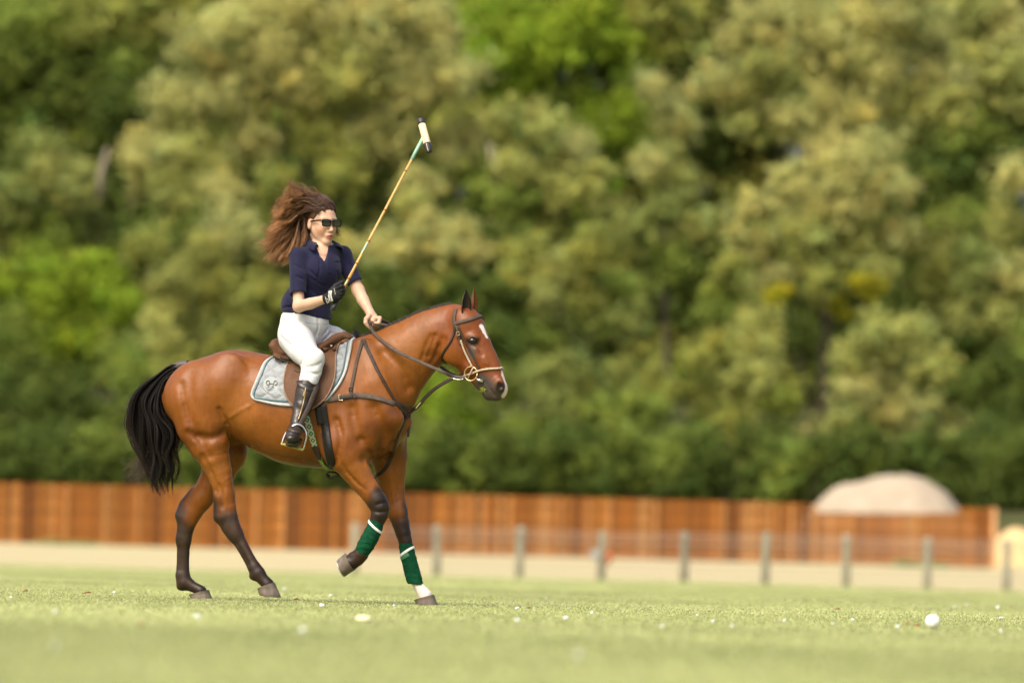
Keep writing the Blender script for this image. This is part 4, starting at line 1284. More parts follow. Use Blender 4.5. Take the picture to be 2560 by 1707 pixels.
# tail: dock plus long black hair
dk = [H(470, 912, 0), H(452, 913, 0), H(434, 919, 0), H(420, 930, 0), H(408, 950, .0)]
m = MB(); m.tube(catmull(dk, 14), [R(x) for x in np.linspace(13, 7, 14)], 10); m.build('dock', mat('dock_skin', (0.055, 0.044, 0.034), rough=0.5, var=0.25, vscale=30), horse, smooth=True)


def tail():
    Lg = [(462, 909), (428, 915), (400, 938), (368, 964), (346, 992), (334, 1030), (336, 1068), (350, 1108), (366, 1150), (384, 1200)]
    Rg = [(458, 922), (430, 940), (414, 960), (409, 1000), (416, 1040), (436, 1070), (440, 1095), (430, 1135), (434, 1175), (424, 1216)]
    Lp = np.array([H(a, b, 0.0) for a, b in Lg]); Rp = np.array([H(a, b, 0.0) for a, b in Rg])
    nlk, per, k = 95, 20, 26
    La = catmull(Lp, 60); Ra = catmull(Rp, 60)
    out, cols, rad = [], [], []
    for L_ in range(nlk):
        u0 = RNG.beta(.9, .9); du = RNG.normal(0, .10)
        ln = np.clip(RNG.normal(.88, .16), .35, 1.08)
        ph, ph2, fr, fr2 = RNG.uniform(0, 6.28), RNG.uniform(0, 6.28), RNG.uniform(6, 11), RNG.uniform(16, 30)
        am, am2 = RNG.uniform(.006, .022), RNG.uniform(.002, .009)
        zl = RNG.normal(0, .05); tone = RNG.uniform(.5, 1.9)
        sp = RNG.uniform(.02, .07)
        for s_ in range(per):
            t = np.linspace(RNG.uniform(0, .14), ln * RNG.uniform(.86, 1.02), k)
            f = np.clip(t, 0, 1) * 59; j = np.clip(f.astype(int), 0, 58); fr_ = (f - j)[:, None]
            a = La[j] * (1 - fr_) + La[j + 1] * fr_; b = Ra[j] * (1 - fr_) + Ra[j + 1] * fr_
            uu = np.clip(u0 + du * t, -.05, 1.05) + RNG.normal(0, sp) * (1 - .55 * np.clip(t, 0, 1))
            p = a * (1 - uu[:, None]) + b * uu[:, None]
            p[:, 2] -= np.clip(t - 1, 0, 1) * .8
            env = np.clip((t - .1) * 1.6, 0, 1.3)
            p[:, 0] += (np.sin(t * fr + ph) * am + np.sin(t * fr2 + ph2 + s_ * .05) * am2 * (t > .3)) * env
            p[:, 2] += np.cos(t * fr * .8 + ph) * am * .35 * env
            p[:, 1] += (zl + RNG.normal(0, .010)) * np.clip(t * 2.5, 0, 1) + RNG.normal(0, .006) + np.sin(t * fr2 * .8 + ph) * am2 * env
            out.append(p); rad.append(RNG.uniform(.0013, .0030))
            c = np.array([0.0042, 0.0032, 0.0026]) * tone * RNG.uniform(.7, 1.4)
            g = np.clip(t - .25, 0, 1)[:, None] * (1.6 if u0 < .25 else .5)
            cols.append(c * (1 - .0 * g) + np.array([.014, .008, .005]) * g)
    rad = np.array(rad)
    strands('tail', np.array(out), rad, rad * .3, m_hair, horse, np.array(cols), belly=.4)
    # fly-away wisps along the back and tip
    n = 300; out = np.zeros((n, 12, 3)); cols = np.zeros((n, 12, 3))
    for i in range(n):
        if RNG.uniform() < .25:
            t0 = RNG.uniform(.35, .95); a = Ra[int(t0 * 59)]; s = a + RNG.normal(0, .012, 3); e = s + np.array([RNG.uniform(-.01, .06), 0, -RNG.uniform(.03, .10)])
        elif RNG.uniform() < .5:
            t0 = RNG.uniform(.25, .75); a = La[int(t0 * 59)]; d = np.array([-.10, 0, -.02]) * RNG.uniform(.2, 1); s = a + RNG.normal(0, .015, 3)
            e = s + d + np.array([0, 0, -.07 * RNG.uniform(0, 1)])
        else:
            s = H(RNG.uniform(350, 380), RNG.uniform(1120, 1190), RNG.normal(0, .02)); e = H(RNG.uniform(300, 360), RNG.uniform(1150, 1215), RNG.normal(0, .03))
        mid = (s + e) / 2 + RNG.normal(0, .015, 3)
        out[i] = catmull([s, mid, e], 12); cols[i] = np.array([.10, .065, .045]) * RNG.uniform(.4, 1.3)
    strands('tail_wisps', out, .0011, .0004, m_hair, horse, cols)


tail()
# ------------------------------------------------------------------ tack
m_lea = mat('strap_leather', (0.034, 0.024, 0.017), rough=0.55, spec=0.22, var=0.3, vscale=40, bump=0.25, bscale=120)
m_lea_pale = mat('worn_leather', (0.062, 0.046, 0.034), rough=0.6, spec=0.2, var=0.35, vscale=30, bump=0.25, bscale=120)
m_sad = mat('saddle_leather', (0.120, 0.056, 0.025), rough=0.62, spec=0.2, var=0.4, vscale=10, col2=(0.066, 0.032, 0.016), bump=0.3, bscale=90)
m_steel = mat('polished_steel', (0.62, 0.60, 0.57), rough=0.22, metal=1.0)
m_brass = mat('brass', (0.62, 0.50, 0.27), rough=0.3, metal=1.0)
m_rope = mat('plaited_rawhide', (0.36, 0.29, 0.20), rough=0.8, var=0.5, vscale=180)


def htag(name, label, cat):
    o = empty(name, tuple(HO), -YAW)
    return tag(o, label, cat)


def pts_on(pix, bv=None):
    P, N = [], []
    for p in pix:
        a, b = hit(*p[:2]) if bv is None else on(bv, *p[:2])
        P.append(a); N.append(b)
    return P, N


def on(bv, px, py):
    h = bv.ray_cast(CAML, ray_local(px, py))
    if h[0] is None: return hit(px, py)
    return np.array(h[0]), np.array(h[1])


def dense(pix, n):
    q = catmull([(p[0], p[1], 0) for p in pix], n)
    return [(a[0], a[1]) for a in q]


def strap(name, pix, wpx, parent, m=None, mir=None, n=26, thick=.005, off=0.001, both=False):
    P, N = pts_on(dense(pix, n))
    if mir:
        MP = [mir(p) for p in P]
        P = P + [a for a, b in MP[::-1]]; N = N + [b for a, b in MP[::-1]]
    P = np.array(P); N = np.array(N)
    for _ in range(2):      # let the strap span hollows smoothly
        P[1:-1] = P[1:-1] * .5 + (P[:-2] + P[2:]) * .25; N[1:-1] = N[1:-1] * .4 + (N[:-2] + N[2:]) * .3
    return ribbon(name, P, N, R(wpx) if not hasattr(wpx, '__len__') else [R(w) for w in wpx], thick, m or m_lea, parent, n=len(P) * 2, off=off)


def free_ribbon(name, P, wpx, parent, m=None, nrm=(0.2, -1, 0.15), thick=.004, n=40):
    return ribbon(name, P, np.repeat(np.array([nrm], float), len(P), 0), R(wpx), thick, m or m_lea, parent, n=n)


def patch(rear, front, nu, nv, off, bulge, disp=None, mirror=True):
    """sheet laid over the horse's back; rows run from the ridge down, columns from rear edge to front edge"""
    Ra = dense(rear, nv); Fa = dense(front, nv)
    V_ = np.zeros((nv, nu, 3)); PX = np.zeros((nv, nu, 2)); NN = np.zeros((nv, nu, 3))
    for j in range(nv):
        for i in range(nu):
            u = i / (nu - 1); v = j / (nv - 1)
            px = Ra[j][0] * (1 - u) + Fa[j][0] * u; py = Ra[j][1] * (1 - u) + Fa[j][1] * u + bulge * math.sin(math.pi * u) * v ** 4
            PX[j, i] = (px, py)
            p, nn = hit(px, py)
            if j == 0: p, nn = near(H(px, py - 25, 0.0))
            V_[j, i] = p; NN[j, i] = nn
    for _ in range(3):
        V_[1:-1] = V_[1:-1] * .5 + (V_[:-2] + V_[2:]) * .25; NN[1:-1] = NN[1:-1] * .5 + (NN[:-2] + NN[2:]) * .25
        V_[:, 1:-1] = V_[:, 1:-1] * .5 + (V_[:, :-2] + V_[:, 2:]) * .25; NN[:, 1:-1] = NN[:, 1:-1] * .5 + (NN[:, :-2] + NN[:, 2:]) * .25
    NN /= np.linalg.norm(NN, axis=2, keepdims=True)
    return V_, NN, PX


def sheet_mesh(name, V_, NN, off, thick, h, m, parent, far=True, cols=None):
    nv, nu, _ = V_.shape
    out = []
    fs = []
    for sd in ((1, -1) if far else (1,)):
        T = V_ + NN * (off + thick + h)[..., None] if hasattr(h, 'shape') else V_ + NN * (off + thick + h)
        B = V_ + NN * off
        for arr in (T, B):
            a = arr.copy()
            if sd < 0: a[..., 1] = -a[..., 1]
            b = sum(len(o) for o in out); out.append(a.reshape(-1, 3))
            idx = b + np.arange(nv * nu).reshape(nv, nu)
            q = np.stack([idx[:-1, :-1], idx[1:, :-1], idx[1:, 1:], idx[:-1, 1:]], -1).reshape(-1, 4)
            if (arr is B) != (sd < 0): q = q[:, ::-1]
            fs.append(q)
        t0 = sum(len(o) for o in out) - 2 * nv * nu
        it = t0 + np.arange(nv * nu).reshape(nv, nu); ib = it + nv * nu
        for e in (lambda z: z[-1, :], lambda z: z[:, 0], lambda z: z[:, -1], lambda z: z[0, :]):
            a, b = e(it), e(ib)
            fs.append(np.stack([a[:-1], b[:-1], b[1:], a[1:]], -1))
    return mesh_np(name, np.concatenate(out), np.concatenate(fs), m, parent, True, None if cols is None else np.concatenate([cols.reshape(-1, 3)] * len(out)))


# quilted saddle pad
pad = htag('saddle_pad', 'pale grey quilted saddle pad with teal piping under the saddle', 'saddle pad')
pr = [(697, 893), (681, 897), (668, 904), (659, 915), (653, 929), (646, 946), (639, 962), (633, 977), (631, 987), (634, 994), (642, 999)]
pf = [(882, 846), (881, 854), (879, 866), (876, 882), (871, 904), (865, 926), (857, 944), (848, 960), (838, 974), (828, 986), (816, 999)]
NU, NV = 150, 112
PV, PN, PPX = patch(pr, pf, NU, NV, .004, 14)
X_, Y_ = PPX[..., 0], PPX[..., 1]
def lines(ang, sp, ph):
    a = math.radians(ang); t = (-X_ * math.sin(a) + Y_ * math.cos(a)) / sp + ph
    return np.abs(t - np.round(t)) * sp
dq = np.minimum(lines(-31, 23, .25), lines(43, 24, .1))
hq = 0.008 * (1 - np.exp(-(dq / 4.5) ** 2)) + 0.0012 * vnoise(np.stack([X_ * .25, Y_ * .08, X_ * 0], -1), 1.0, 3)
edge = np.minimum(np.minimum(np.arange(NU)[None, :], np.arange(NU)[::-1][None, :]) * 1.35, np.arange(NV)[::-1][:, None] * 1.0)
hq = hq * np.clip((edge - 7) / 7, 0, 1)
seam = np.clip(1 - dq / 1.5, 0, 1) * (edge > 6)
pc_ = np.array([0.225, 0.25, 0.265]) * (1 - seam[..., None]) + np.array([0.20, 0.175, 0.155]) * seam[..., None]
m_pad = mat('pad_cotton', attr=True, rough=0.8, spec=0.2, sheen=0.1, var=0.08, vscale=25, bump=0.15, bscale=140)
sheet_mesh('quilted_cloth', PV, PN, .002, .010, hq, m_pad, pad, cols=pc_)
PADB = bvh_of([o for o in pad.children][0])
E = [(PV[j, 0] + PN[j, 0] * .008) for j in range(NV)] + [(PV[NV - 1, i] + PN[NV - 1, i] * .008) for i in range(1, NU)] + [(PV[j, NU - 1] + PN[j, NU - 1] * .008) for j in range(NV - 2, -1, -1)]
E = np.array(E)
mb = MB(); mb.tube(E[::2], .0085, 8); mb.build('binding', mat('pad_binding', (0.36, 0.37, 0.365), rough=0.8, var=.1, vscale=40), pad, smooth=True)
k = 5; kj = 7
E2 = [(PV[j, k] + PN[j, k] * .013) for j in range(3, NV - kj)] + [(PV[NV - 1 - kj, i] + PN[NV - 1 - kj, i] * .013) for i in range(k + 1, NU - k)] + [(PV[j, NU - 1 - k] + PN[j, NU - 1 - k] * .013) for j in range(NV - 2 - kj, 2, -1)]
mb = MB(); mb.tube(E2[::2], .0052, 6); mb.build('piping', mat('teal_piping', (0.050, 0.105, 0.115), rough=0.6), pad, smooth=True)
# emblem: pale oval with a bit-shaped mark
def padp(px, py, off=.004):
    p, nn = on(PADB, px, py); return p + nn * off
def pz(x, y): return (620 + x / 11.2, 890 + y / 11.2)
ov = [pz(650 + 225 * math.cos(a), 800 + 225 * math.sin(a)) for a in np.linspace(0, 2 * math.pi, 37)[:-1]]
NR = np.mean([on(PADB, *pz(650 + 200 * math.cos(a), 800 + 200 * math.sin(a)))[1] for a in np.linspace(0, 6.2, 12)], axis=0); NR /= np.linalg.norm(NR)
c0 = np.mean([padp(*pz(650 + 200 * math.cos(a), 800 + 200 * math.sin(a)), .004) for a in np.linspace(0, 6.2, 12)], axis=0)
def padpl(px, py, off=0.0):
    d_ = np.array(ray_local(px, py)); o_ = np.array(CAML); return o_ + d_ * (((c0 - o_) @ NR) / (d_ @ NR)) + NR * off
c0 = padpl(*pz(650, 800)); vs = [padpl(*o) for o in ov] + [c0]
mb = MB(); mb.add(vs, [(i, (i + 1) % 36, 36) for i in range(36)]); mb.build('emblem_oval', mat('emblem_cloth', (0.29, 0.325, 0.325), rough=0.75), pad, smooth=True)
m_mark = mat('emblem_thread', (0.10, 0.095, 0.085), rough=0.7)
def mark(pl, r=.0019, name='emblem_mark'):
    pts = catmull([padpl(*pz(*q), .003) for q in pl], 24)
    m_ = MB(); m_.tube(pts, r, 5); m_.build(name, m_mark, pad, smooth=True)
mark([(590, 690), (540, 700), (512, 750), (540, 800), (590, 800)]); mark([(735, 710), (780, 690), (825, 740), (800, 800), (745, 805)])
mark([(600, 700), (610, 770), (660, 772), (720, 768), (730, 710)]); mark([(595, 770), (588, 830), (580, 880)]); mark([(710, 770), (705, 830), (692, 880)])
mark([(556, 882), (578, 868), (600, 882)], .0017); mark([(668, 882), (690, 868), (712, 882)], .0017)
for x in range(545, 705, 30): mark([(x, 935), (x + 9, 925), (x + 18, 938)], .0011)
for x in range(560, 660, 32): mark([(x, 972), (x + 9, 962), (x + 18, 974)], .0009)

# saddle
sad = htag('saddle', 'brown leather polo saddle on the bay horse\'s back', 'saddle')
SF = Field(H(660, 930, 0) - np.array([.05, .32, .12]), H(905, 815, 0) + np.array([.05, .32, .1]), .007)
SF.limb([H(704, 868), H(722, 884), H(765, 888), H(810, 874), H(842, 852), H(866, 842)], [R(17), R(17), R(15), R(15), R(14), R(10)], [.17, .16, .14, .12, .10, .05], k=.03, kk=.02)
SF.limb([H(700, 856), H(697, 868), H(706, 884)], [R(8), R(10), R(11)], [.15, .17, .17], k=.03)
SF.limb([H(708, 893), H(724, 900), H(745, 899)], [R(10), R(10), R(8)], [.19, .19, .18], k=.012)
SF.limb([H(845, 842), H(862, 838), H(877, 846)], [R(8), R(8.5), R(6)], [.075, .06, .055], k=.02)
sv, sfc = SF.mesh(); mesh_np('seat', sv, sfc, m_sad, sad)
for q in ((( 699, 898), (715, 903), (729, 904)), ((700, 893), (716, 898), (729, 898)), ((699, 889), (714, 893), (728, 893))):
    SB_ = [np.array(H(x, y, -.192)) for x, y in q]
    mb = MB(); mb.tube(catmull(SB_, 10), .0028, 5); mb.build('cantle_seam', m_lea, sad, smooth=True)
fr = [(748, 876), (733, 890), (724, 908), (718, 926), (714, 944), (712, 960), (714, 978), (719, 994), (728, 1008), (740, 1017)]
ff = [(868, 846), (855, 864), (846, 882), (842, 898), (841, 914), (840, 932), (838, 948), (833, 964), (826, 980), (814, 998)]
FV, FN, FPX_ = patch(fr, ff, 50, 50, .02, 15)
hf = .004 * vnoise(np.stack([FPX_[..., 0] * .05, FPX_[..., 1] * .03, FPX_[..., 0] * 0], -1), 1.0, 5)
fl = sheet_mesh('flap', FV, FN, .018, .010, hf, m_sad, sad)
FLB = bvh_of(fl)
Eg = [(FV[j, 0] + FN[j, 0] * .027) for j in range(50)] + [(FV[49, i] + FN[49, i] * .027) for i in range(1, 50)] + [(FV[j, 49] + FN[j, 49] * .027) for j in range(48, -1, -1)]
mb = MB(); mb.tube(Eg[::2], .0045, 6); mb.build('flap_welt', mat('welt', (0.19, 0.115, 0.065), rough=.6), sad, smooth=True)
# skirt with gathered folds over the stirrup bar, knee roll
for w_, pl in ((9, [(806, 874), (822, 856), (843, 842), (862, 836)]), (7.5, [(812, 880), (832, 862), (850, 850), (868, 842)]), (6, [(838, 878), (846, 864), (856, 854)])):
    P_ = [on(FLB, *p) for p in pl]
    m_ = MB(); m_.tube(catmull([a + b * .014 for a, b in P_], 14), [R(w_ * f) for f in np.linspace(.75, 1, 14)], 8); m_.build('skirt_fold', m_sad, sad, smooth=True)
P_ = [on(FLB, *p) for p in ((858, 862), (853, 874), (847, 888))]
m_ = MB(); m_.tube(catmull([a + b * .016 for a, b in P_], 12), [R(8)] * 11 + [R(4)], 8); m_.build('knee_roll', m_sad, sad, smooth=True)
p, nn = on(FLB, 832, 871); a = np.cross(nn, (0, 0, 1)); a /= np.linalg.norm(a); b = np.cross(nn, a)
m_ = MB(); m_.tube([p + nn * .02 + (a * math.cos(t) + b * math.sin(t)) * .0095 for t in np.linspace(0, 2 * math.pi, 15)], .0022, 6); m_.build('dee_ring', m_steel, sad, smooth=True)
p, nn = on(FLB, 742, 926)
P_ = [on(FLB, *q) for q in ((735, 923), (742, 927), (749, 930))]
ribbon('keeper', [q[0] for q in P_], [q[1] for q in P_], R(5.5), .005, m_lea_pale, sad)

# stirrup leather and iron
LY = -0.40
leath = [on(FLB, 797, 955)[0] + np.array([0, -.03, 0]), to_local(W(789, 972, -.36)), to_local(W(774, 1012, -.40)), to_local(W(757, 1048, -.43)), to_local(W(750, 1064, -.445))]
free_ribbon('stirrup_leather', leath, 12, sad, m_lea, nrm=(.45, -.85, .2), n=24)
iron = [W(706, 1107, -.46), W(710, 1094, -.46), W(717, 1080, -.46), W(728, 1068, -.455), W(741, 1061, -.45), W(753, 1064, -.445), (W(762, 1074, -.44)), W(766, 1087, -.44), W(763, 1104, -.44), W(757, 1124, -.44)]
m_ = MB(); m_.tube([to_local(q) for q in catmull(iron, 36)], [R(3.3)] * 36, 8)
si = m_.build('stirrup_iron', m_steel, sad, smooth=True)
A_, B_ = to_local(W(702, 1109, -.46)), to_local(W(757, 1125, -.44))
ribbon('tread', [A_, (A_ + B_) / 2, B_], [np.array([0, -.5, 1.0])] * 3, .030, .008, mat('tread_yellow', (0.36, 0.32, 0.09), rough=.7, var=.3, vscale=60), si)
# far-side leather and iron
leath2 = [np.array([q[0], .33, q[2]]) for q in leath]
free_ribbon('stirrup_leather', leath2, 12, sad, m_lea, nrm=(.3, .9, .2), n=24)
m_ = MB(); m_.tube([to_local(q) * np.array([1, -1, 1]) for q in catmull(iron, 36)], [R(2.6)] * 36, 8); m_.build('stirrup_iron', m_steel, sad, smooth=True)

# girth: black leather over a green patterned web
gir = htag('girth', 'black girth with green diamond-patterned surcingle under the horse', 'girth')
strap('black_girth', [(806, 1012), (811, 1045), (817, 1085), (823, 1125), (829, 1158), (832, 1172)], [19, 21, 20, 19, 18, 18], gir, mat('black_leather', (0.010, 0.009, 0.008), rough=.4, spec=.3, bump=.2, bscale=60), mir=mirror_body, off=.004, thick=.010)
strap('girth_billet', [(795, 1018), (801, 1060)], 16, gir, MATS['black_leather'], off=.010, thick=.006, n=8)
strap('girth_seam', [(803, 1080), (810, 1110), (817, 1140), (826, 1166)], 2.0, gir, m_lea_pale, off=.012, thick=.003, n=16)


def web_mat():
    m = bpy.data.materials.new('diamond_web'); m.use_nodes = True; N, L = m.node_tree.nodes, m.node_tree.links
    at = N.new('ShaderNodeAttribute'); at.attribute_name = 'Col'
    L.new(at.outputs['Color'], N['Principled BSDF'].inputs['Base Color']); N['Principled BSDF'].inputs['Roughness'].default_value = .8
    return m


def web(pix, w, base, name):
    P, N = pts_on(dense(pix, 60)); P = np.array(P); N = np.array(N)
    Q = catmull(P, 150); M = catmull(N, 150); M /= np.linalg.norm(M, axis=1, keepdims=True)
    T = np.gradient(Q, axis=0); T /= np.linalg.norm(T, axis=1, keepdims=True); Sd = np.cross(T, M)
    s = np.concatenate([[0], np.cumsum(np.linalg.norm(np.diff(Q, axis=0), axis=1))])
    nw = 33; U = np.linspace(-1, 1, nw)
    V_ = Q[:, None, :] + M[:, None, :] * .009 + Sd[:, None, :] * (U[None, :, None] * R(w) / 2)
    d = np.abs(((s[:, None] / R(w) * 0.95) % 1) - .5) * 2; uu = np.abs(U)[None, :]
    dia = d + uu
    g = np.array([0.012, 0.15, 0.055]); c = np.where(((np.abs(dia - 1) < .17) | (dia < .22) | ((dia > .42) & (dia < .62)))[..., None], g, np.array(base)); c = np.where((np.abs(dia - 1) < .17)[..., None], np.array(base), np.where((dia < .25)[..., None], np.array(base), np.where(((dia > 1.55) | ((dia < .8) & (dia > .3)))[..., None], g, np.array(base))))
    c = np.where((uu > .93)[..., None], g, c)
    idx = np.arange(150 * nw).reshape(150, nw); F_ = np.stack([idx[:-1, :-1], idx[1:, :-1], idx[1:, 1:], idx[:-1, 1:]], -1).reshape(-1, 4)
    V2 = V_ - M[:, None, :] * .006
    idx2 = idx + 150 * nw
    F2 = np.stack([idx[:-1, 0], idx2[:-1, 0], idx2[1:, 0], idx[1:, 0]], -1); F3 = np.stack([idx[:-1, -1], idx[1:, -1], idx2[1:, -1], idx2[:-1, -1]], -1)
    return mesh_np(name, np.concatenate([V_.reshape(-1, 3), V2.reshape(-1, 3)]), np.concatenate([F_, F2, F3]), web_mat(), gir, True, np.concatenate([c.reshape(-1, 3)] * 2))


web([(765, 1040), (772, 1062), (781, 1092), (790, 1118)], 17, (0.42, 0.36, 0.24), 'patterned_web')
web([(800, 1142), (808, 1156), (818, 1167), (826, 1173)], 17, (0.42, 0.38, 0.10), 'patterned_web')
strap('web_keeper', [(789, 1114), (795, 1130), (802, 1146)], 18, gir, m_lea, off=.009, thick=.005, n=10)
m_ = MB()
lp = [H(848, 1186, -.06), H(836, 1182, -.06), H(822, 1181, -.06), H(819, 1189, -.06), H(826, 1196, -.06), H(838, 1191, -.06), H(850, 1187, -.06)]
ribbon('girth_loop', catmull(lp, 20), [np.array([0.2, -.2, 1.0])] * 20, .03, .006, m_lea, gir, n=40)

# breastplate
bp_ = htag('breastplate', 'brown leather breastplate and martingale across the horse\'s chest', 'breastplate')
strap('breast_strap', [(818, 1000), (836, 997), (854, 994), (887, 989), (919, 991), (951, 998), (983, 1008), (1022, 1019)], 13, bp_, m_lea_pale, mir=mirror_body, off=.003, n=36, thick=.006)
strap('strap_end', [(850, 994.5), (868, 992), (888, 989)], 11, bp_, m_lea, off=.008, n=10)
strap('wither_strap', [(908, 850), (902, 868), (893, 900), (886, 935), (879, 968), (878, 984)], 8, bp_, m_lea_pale, mir=None, off=.003, n=30)
strap('neck_strap', [(909, 850), (917, 870), (929, 896), (944, 928), (962, 962), (981, 995), (998, 1020), (1014, 1040)], 8, bp_, m_lea, mir=None, off=.006, n=40)
q0, n0 = near(H(908, 838, 0.0))
strap('wither_loop', [(905, 856), (908, 848)], 9, bp_, m_lea_pale, mir=mirror_body, off=.005, n=5)
def frame_px(c, w, h, off, name, m, parent, ang=0.0, r=.0028):
    p, nn = hit(*c); a = np.cross((0, 0, 1), nn); a /= np.linalg.norm(a); b = np.cross(nn, a)
    ca, sa = math.cos(ang), math.sin(ang)
    cs = [(-w, -h), (w, -h), (w, h), (-w, h), (-w, -h), (w, -h)]
    m_ = MB(); m_.tube([p + nn * off + a * R(x * ca - y * sa) + b * R(x * sa + y * ca) for x, y in cs], r, 6); return m_.build(name, m, parent)
frame_px((852, 994), 4.5, 7, .011, 'buckle', m_brass, bp_, .05)
frame_px((877, 974), 3.5, 4, .008, 'strap_loop', m_lea, bp_, .1, .004)
strap('keeper_knot', [(882, 985), (887, 990), (889, 996)], 8, bp_, m_lea, off=.012, n=6)
# martingale: chest ring, strap between the legs, strap to the noseband
ring_c, ring_n = hit(1016, 1036)
m_ = MB(); a = np.cross(ring_n, (0, 0, 1)); a /= np.linalg.norm(a); b = np.cross(ring_n, a)
m_.tube([ring_c + ring_n * .012 + (a * math.cos(t) + b * math.sin(t)) * .016 for t in np.linspace(0, 2 * math.pi, 17)], .004, 6); m_.build('chest_ring', m_lea, bp_, smooth=True)
strap('chest_strap', [(1014, 1040), (1006, 1062), (998, 1082), (988, 1110), (979, 1140), (966, 1168), (948, 1186), (936, 1194)], 8, bp_, m_lea, off=.003, n=30)
mart = [ring_c + ring_n * .02, HH(1030, 1027, -.02), HH(1046, 1014, -.01), HH(1062, 995, -.005), HH(1086, 973, 0), HH(1112, 956, 0), HH(1138, 944, -.0), HH(1160, 938, -.0)]
free_ribbon('martingale_strap', mart, 9, bp_, m_lea, nrm=(.3, -1, .4), thick=.005, n=50)
free_ribbon('loose_end', [HH(1022, 1030, -.03), HH(1024, 1046, -.035), HH(1022, 1070, -.04), HH(1020, 1092, -.04)], 6, bp_, m_lea, nrm=(.6, -1, .1), n=16)
m_ = MB(); mid = HH(1046, 1013, -.014); m_.box(mid, (.045, .012, .006), Matrix.Rotation(-.9, 3, 'Y')); m_.build('martingale_buckle', m_brass, bp_)
m_ = MB(); m_.tube(catmull([HH(1030, 990, .05), HH(1040, 978, .05), HH(1042, 984, .05), HH(1034, 996, .05), HH(1030, 1012, .04), HH(1026, 1030, .02)], 16), .005, 6); m_.build('far_buckle_strap', m_lea, bp_, smooth=True)

# bridle
br = htag('bridle', 'brown leather bridle with steel ring bit on the horse\'s head', 'bridle')
strap('crownpiece', [(1138, 817), (1136, 795), (1140, 772)], 10, br, m_lea_pale, mir=mirror_head, off=.003, n=14)
strap('browband', [(1134, 811), (1150, 806), (1172, 800), (1192, 793), (1203, 789)], 9, br, m_lea_pale, mir=mirror_head, off=.004, n=18)
strap('cheekpiece', [(1142, 814), (1147, 836), (1152, 861)], 7.5, br, m_lea_pale, off=.004, n=12)
frame_px((1147, 834), 4, 4, .010, 'cheek_buckle', m_brass, br, .2, .0022)
strap('noseband_strap', [(1147, 818), (1158, 842), (1174, 872), (1188, 900), (1200, 923)], 5, br, m_lea, off=.005, n=22)
strap('cheek_rope', [(1154, 850), (1163, 876), (1173, 898), (1182, 917)], 5, br, m_rope, off=.006, n=16, thick=.006)
strap('noseband', [(1160, 938), (1180, 933), (1199, 926), (1220, 923), (1242, 922), (1257, 920)], 5, br, m_rope, mir=mirror_head, off=.005, n=24, thick=.007)
strap('throatlatch', [(1138, 814), (1134, 838), (1124, 860), (1111, 878), (1105, 894), (1109, 904)], 5.5, br, m_lea, mir=mirror_head, off=.004, n=26)
for sd in (-1, 1):
    cc = HH(1177, 934, .075 * sd)
    ax1 = np.array([1, 0, 0]) - HN * HN[0]; ax1 /= np.linalg.norm(ax1)
    m_ = MB(); m_.tube([cc + (ax1 * math.cos(t) + np.array([0, 0, 1]) * math.sin(t)) * R(17.5) for t in np.linspace(0, 2 * math.pi, 25)], .0036, 8)
    m_.build('bit_ring', m_brass, br, smooth=True)
    m_ = MB(); m_.tube([HH(1190, 948, .072 * sd), HH(1205, 952, .068 * sd), HH(1208, 954, .03 * sd)], [.009, .009, .006], 8); m_.build('bit_bar', m_steel, br, smooth=True)
    m_ = MB(); m_.tube([HH(1183, 918, .078 * sd), HH(1176, 932, .078 * sd), HH(1170, 946, .078 * sd)], .004, 6); m_.build('bit_hanger', m_rope, br, smooth=True)
# grass caught in the mouth
n = 26
b0 = np.repeat(HH(1209, 973, -.045)[None], n, 0) + RNG.normal(0, .005, (n, 3)); tp = b0 + RNG.normal(0, .012, (n, 3)) + np.array([0, -.006, -.006])
g = strands('grass_wisp', np.stack([b0, (b0 + tp) / 2, tp], 1), .0018, .0012, mat('chewed_grass', attr=True, rough=.6), None, np.repeat(np.repeat(np.array([[[.30, .36, .03]]]), n, 0), 3, 1))
gl = HH(1209, 973, -.045)
g.data.transform(Matrix.Translation(-Vector(gl))); g.matrix_world = Matrix.Translation(Vector(to_world(gl))) @ Matrix.Rotation(-YAW, 4, 'Z')
tag(g, 'yellow-green wisp of chewed grass at the corner of the horse\'s mouth', 'grass wisp')

